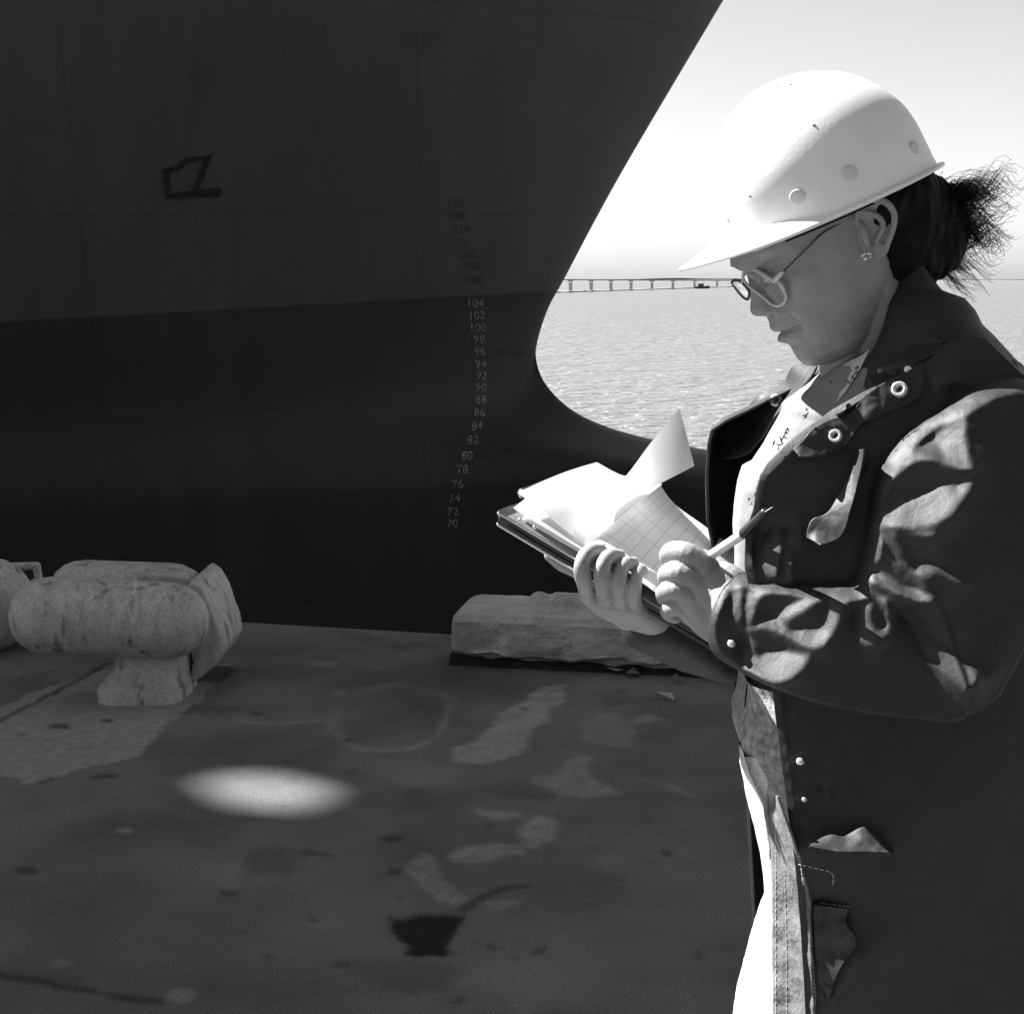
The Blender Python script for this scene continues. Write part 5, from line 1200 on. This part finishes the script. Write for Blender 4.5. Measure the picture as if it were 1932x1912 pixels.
# placket strip down the open front edge of the coat, with its stitching
def placket():
    bpy.context.view_layer.update()
    n = 150; k = 26; A = np.zeros((n, k, 3)); ys = np.linspace(1500, 2150, n)
    for i, y in enumerate(ys):
        xl = interp(y, [(1500, 1461), (1545, 1449), (1606, 1455), (2200, 1458)]); xr = interp(y, [(1500, 1465), (1545, 1482), (1606, 1503), (1700, 1527), (1800, 1530), (1912, 1534), (2200, 1538)])
        for j in range(k):
            t = j / (k - 1); A[i, j] = P(lerp(xl, xr, t), y, 1.285 - .052 * t ** .9 + .0035 * sin(t * pi))
    q = A.reshape(-1, 3); q[:, 1] -= .0055 * fbm(q * [60, 10, 45], 3, 12) + .003 * np.sin(q[:, 2] * 260 + 5 * vnoise(q * 22, 3)) * np.exp(-((q[:, 0] - .288) / .008) ** 2)
    o = MB().grid(q.reshape(A.shape)).build("placket", M_plack); solid(o, .002); setverts(o.data, verts(o.data) - np.array(PO)); o.parent = jacket
    bpy.context.view_layer.update()
    def st(pts, nst, r=.0005, T=None):
        m2 = MB(); c = catmull(np.array(pts, float), 8); s = np.linspace(0, len(c) - 1, nst * 2); c = np.stack([np.interp(s, range(len(c)), c[:, a]) for a in range(2)], 1)
        for a in range(0, nst * 2 - 1, 2):
            m2.tube([P(*c[a], depth_on(T, *c[a], off=.0004)), P(*c[a + 1], depth_on(T, *c[a + 1], off=.0004))], r, 5)
        so_ = _shift(m2).build("seam_stitching", M_stitch); so_.parent = jacket
    st([(1463, 1560), (1464, 1700), (1464, 1912)], 34, T=[o]); st([(1497, 1560), (1512, 1640), (1520, 1760), (1526, 1912)], 34, T=[o]); st([(1480, 1640), (1484, 1780), (1484, 1912)], 24, .0004, T=[o])
    T = [jacket]
    st([Ek(430, 1100), Ek(520, 1120), Ek(610, 1150), Ek(612, 1210)], 10, T=T); st([Ek(492, 1310), Ek(500, 1500), Ek(512, 1700), Ek(520, 1860)], 26, T=T); st([Ek(545, 1310), Ek(700, 1330)], 7, .0004, T=T)
M_plack = mat("coat_placket_sunlit", .15, .8, .2, vary=.3, vscale=50, bump=.002, bscale=120, speck=.25, spscale=800)  # coat cloth in a lighter tone, grazing sun put into its colour
placket()
# shoes
for (x, y) in ((.33, 1.37), (.36, 1.58)):
    mb = MB().tube([(x + .13, y, .05), (x + .05, y, .055), (x - .05, y, .045), (x - .12, y, .035)], [.042, .045, .045, .034], 20, sm=4, flat=.9); mb.box((x, y, .012), (.27, .085, .024))
    wear(mb.build("shoe", M_shoe))
# zip along the jacket front
pts = [Ek(*p) for p in ((150, 120), (138, 250), (140, 420), (160, 540), (195, 630), (232, 700))]
wear_z = [P(x, y, 1.395) for x, y in pts]; o = _shift(MB().tube(wear_z, .0012, 6, sm=6)).build("zip", M_jlin); o.parent = jacket
o = _shift(MB().tube([P(*Ek(*p), 1.375) for p in ((150, 565), (175, 610), (205, 660), (232, 695))], .0014, 6, sm=4)).build("drawcord", M_shirt); o.parent = jacket
o = _shift(MB().tube([P(*KC3(*p), 1.44) for p in ((820, 1410), (860, 1440), (900, 1500), (960, 1545), (1020, 1558))], .0011, 6, sm=5)).build("cuff_cord", M_frame); o.parent = jacket
# ================================================================ clipboard, papers, pen
c3 = lambda x, y, Y: P(*KC3(x, y), Y)
NL = P(936, 957, 1.405); NR = P(1388, 1226, 1.378); FL = P(1122, 893, 1.625); FR = FL + (NR - NL)
Lv = (NR - NL); Wv = (FL - NL); Nv = np.cross(Wv, Lv); Nv /= np.linalg.norm(Nv); Nv *= np.sign(Nv[2]); print("board", np.linalg.norm(Lv), np.linalg.norm(Wv), Nv, float(Nv @ SUN))
clip = empty("clipboard", tuple(NL)); tag(clip, "dark clipboard with curled papers held in the woman's hands", "clipboard")
def bd(s, t, h): return NL + Lv * s + Wv * t + Nv * h
def putc(mb, name, m, smooth=True):
    v = np.array(mb.v) - NL; mb.v = [tuple(q) for q in v]; o = mb.build(name, m, clip, smooth); return o
def slab(poly, h0, h1):
    return MB().prism([bd(s, t, h0) for s, t in poly], Nv, h1 - h0)
rc = [(.03, 0), (.97, 0), (1, .04), (1, .96), (.97, 1), (.03, 1), (0, .96), (0, .04)]
putc(slab(rc, -.009, -.005), "board", M_board, False)
putc(slab([(.02, .02), (.98, .02), (.98, .97), (.02, .97)], -.016, -.0125), "lower_board", M_board, False)
putc(slab([(.05, .0), (.9, .0), (.9, .9), (.05, .9)], -.0045, -.002), "paper_stack", M_shirt, False)
putc(MB().tube([bd(.02, -.01, -.003), bd(.30, -.01, -.003), bd(.5, -.008, -.004)], .0012, 8), "steel_edge", M_chrome)
putc(MB().tube([bd(.04, -.01, -.014), bd(.5, -.012, -.014)], .0016, 8), "steel_edge", M_chrome)
mb = MB().tube([bd(-.01, .25, .004), bd(-.01, .75, .004)], .006, 12); mb.tube([bd(.03, .2, .0), bd(.03, .8, .0)], .004, 10); putc(mb, "clip", M_chrome)
for (x, y, Y) in ((290, 835, 1.40), (388, 885, 1.398)): putc(MB().ell(c3(x, y, Y), (.0022, .0022, .0022), nu=10, nv=8), "rivet", M_chrome)
M_sheet = mat("white_paper", .78, .8, .2)
_t = M_sheet.node_tree; _tr = _t.nodes.new("ShaderNodeBsdfTranslucent"); _tr.inputs[0].default_value = (.85, .85, .85, 1); _mx = _t.nodes.new("ShaderNodeMixShader"); _mx.inputs[0].default_value = .5
_t.links.new(_t.nodes["Principled BSDF"].outputs[0], _mx.inputs[1]); _t.links.new(_tr.outputs[0], _mx.inputs[2]); _t.links.new(_mx.outputs[0], _t.nodes["Material Output"].inputs[0])
def grid_paper():
    m = bpy.data.materials.new("ruled_form"); m.use_nodes = True; nt = m.node_tree; N = nt.nodes; L = nt.links; p = N["Principled BSDF"]; p.inputs["Roughness"].default_value = .8; p.inputs["Specular IOR Level"].default_value = .2
    uv = N.new("ShaderNodeUVMap"); uv.uv_map = "UVMap"; sp = N.new("ShaderNodeSeparateXYZ"); L.new(uv.outputs[0], sp.inputs[0])
    def M(op, a, b=0):
        q = N.new("ShaderNodeMath"); q.operation = op
        for k, x in enumerate((a, b)):
            if hasattr(x, "links"): L.new(x, q.inputs[k])
            else: q.inputs[k].default_value = x
        return q.outputs[0]
    a = M('LESS_THAN', M('FRACT', M('MULTIPLY', sp.outputs[0], 13)), .07); b = M('LESS_THAN', M('FRACT', M('MULTIPLY', sp.outputs[1], 5)), .03)
    g = M('MAXIMUM', a, b)
    n = N.new("ShaderNodeTexNoise"); n.inputs["Scale"].default_value = 60; mp = N.new("ShaderNodeMapping"); mp.inputs["Scale"].default_value = (1.2, 2.2, 1); L.new(uv.outputs[0], mp.inputs[0]); L.new(mp.outputs[0], n.inputs["Vector"])
    n2 = N.new("ShaderNodeTexNoise"); n2.inputs["Scale"].default_value = 5; L.new(uv.outputs[0], n2.inputs["Vector"])
    row = M('LESS_THAN', M('ABSOLUTE', M('SUBTRACT', M('FRACT', M('MULTIPLY', sp.outputs[0], 13)), .55)), .22)
    wr = M('MULTIPLY', M('MULTIPLY', M('GREATER_THAN', n.outputs[0], .60), M('GREATER_THAN', n2.outputs[0], .56)), row)
    v = M('SUBTRACT', M('SUBTRACT', .84, M('MULTIPLY', g, .28)), M('MULTIPLY', wr, .34)); cc = N.new("ShaderNodeCombineColor"); [L.new(v, cc.inputs[k]) for k in range(3)]; L.new(cc.outputs[0], p.inputs["Base Color"]); return m
def paper(name, near, far, m, k=24, n=40, th=.0004, bulge=0):
    a = catmull(np.array(near), 12); b = catmull(np.array(far), 12)
    res = lambda q: np.stack([np.interp(np.linspace(0, len(q) - 1, n), range(len(q)), q[:, c]) for c in range(3)], 1)
    a = res(a); b = res(b); R = np.array([lerp(a, b, s) + Nv * bulge * sin(pi * s) for s in np.linspace(0, 1, k)])
    mb = MB().grid(R - NL); me = mb.mesh(name); uvl = me.uv_layers.new(name="UVMap")
    for poly in me.polygons:
        for li in poly.loop_indices:
            vi = me.loops[li].vertex_index; uvl.data[li].uv = ((vi % n) / (n - 1), (vi // n) / (k - 1))
    o = link(name, me, m, clip, True); return o
# writing sheet: lies on the board, lifted along the far side near its curl
paper("form_sheet", [c3(700, 1035, 1.392), c3(760, 1030, 1.388), c3(950, 1150, 1.384), c3(1150, 1290, 1.380), c3(1350, 1445, 1.377), c3(1500, 1560, 1.375)],
      [c3(1200, 560, 1.600), c3(1240, 640, 1.618), c3(1325, 742, 1.622), c3(1500, 868, 1.618), c3(1660, 985, 1.612), c3(1810, 1100, 1.606)], grid_paper(), bulge=.002)
# pages folded back at the upper left
paper("folded_page", [c3(272, 657, 1.430), c3(420, 760, 1.420), c3(560, 880, 1.410), c3(735, 1010, 1.400)], [c3(800, 455, 1.585), c3(925, 525, 1.570), c3(1000, 550, 1.555), c3(1230, 600, 1.545)], M_sheet, bulge=.004)
paper("folded_page", [c3(245, 757, 1.418), c3(330, 815, 1.412), c3(500, 915, 1.405), c3(700, 1035, 1.396)], [c3(560, 560, 1.56), c3(700, 600, 1.56), c3(820, 640, 1.55), c3(1000, 700, 1.54)], M_sheet, bulge=.005)
paper("folded_page", [c3(300, 830, 1.412), c3(420, 900, 1.407), c3(560, 980, 1.400), c3(680, 1050, 1.396)], [c3(600, 640, 1.55), c3(700, 680, 1.55), c3(820, 740, 1.54), c3(1000, 800, 1.53)], M_sheet, bulge=.001)
# the page that curls up over the clip hand
paper("raised_page", [c3(742, 1012, 1.398), c3(748, 930, 1.404), c3(800, 850, 1.420), c3(930, 765, 1.45), c3(1080, 665, 1.49), c3(1225, 592, 1.52), c3(1443, 480, 1.55)],
      [c3(640, 960, 1.400), c3(660, 840, 1.415), c3(730, 740, 1.44), c3(850, 650, 1.48), c3(990, 548, 1.52), c3(1160, 320, 1.56), c3(1345, 100, 1.59)], M_sheet, k=14)
# pen
pen = empty("pen", tuple(P(*KC3(1700, 980), 1.35))); tag(pen, "white pen with black cap in the writing hand", "pen")
def pn(name, a, b, r0, r1, m):
    mb = MB().tube([a, lerp(a, b, .5), b], [r0, (r0 + r1) / 2, r1], 16); v = np.array(mb.v) - np.array(pen.location); mb.v = [tuple(q) for q in v]; return mb.build(name, m, pen)
p0 = c3(1300, 1240, 1.385); p1 = c3(1770, 925, 1.300); p2 = c3(1905, 790, 1.258)
pn("barrel", lerp(p0, p1, .12), p1, .0046, .0046, M_pen); pn("cap", p1, p2, .0052, .0042, M_penb)
pn("tip", p0, lerp(p0, p1, .12), .0008, .0040, M_penb)
q0 = c3(1960, 755, 1.252); pn("pocket_clip", p2 + np.array([0, -.004, .001]), q0, .0011, .0009, M_penb)
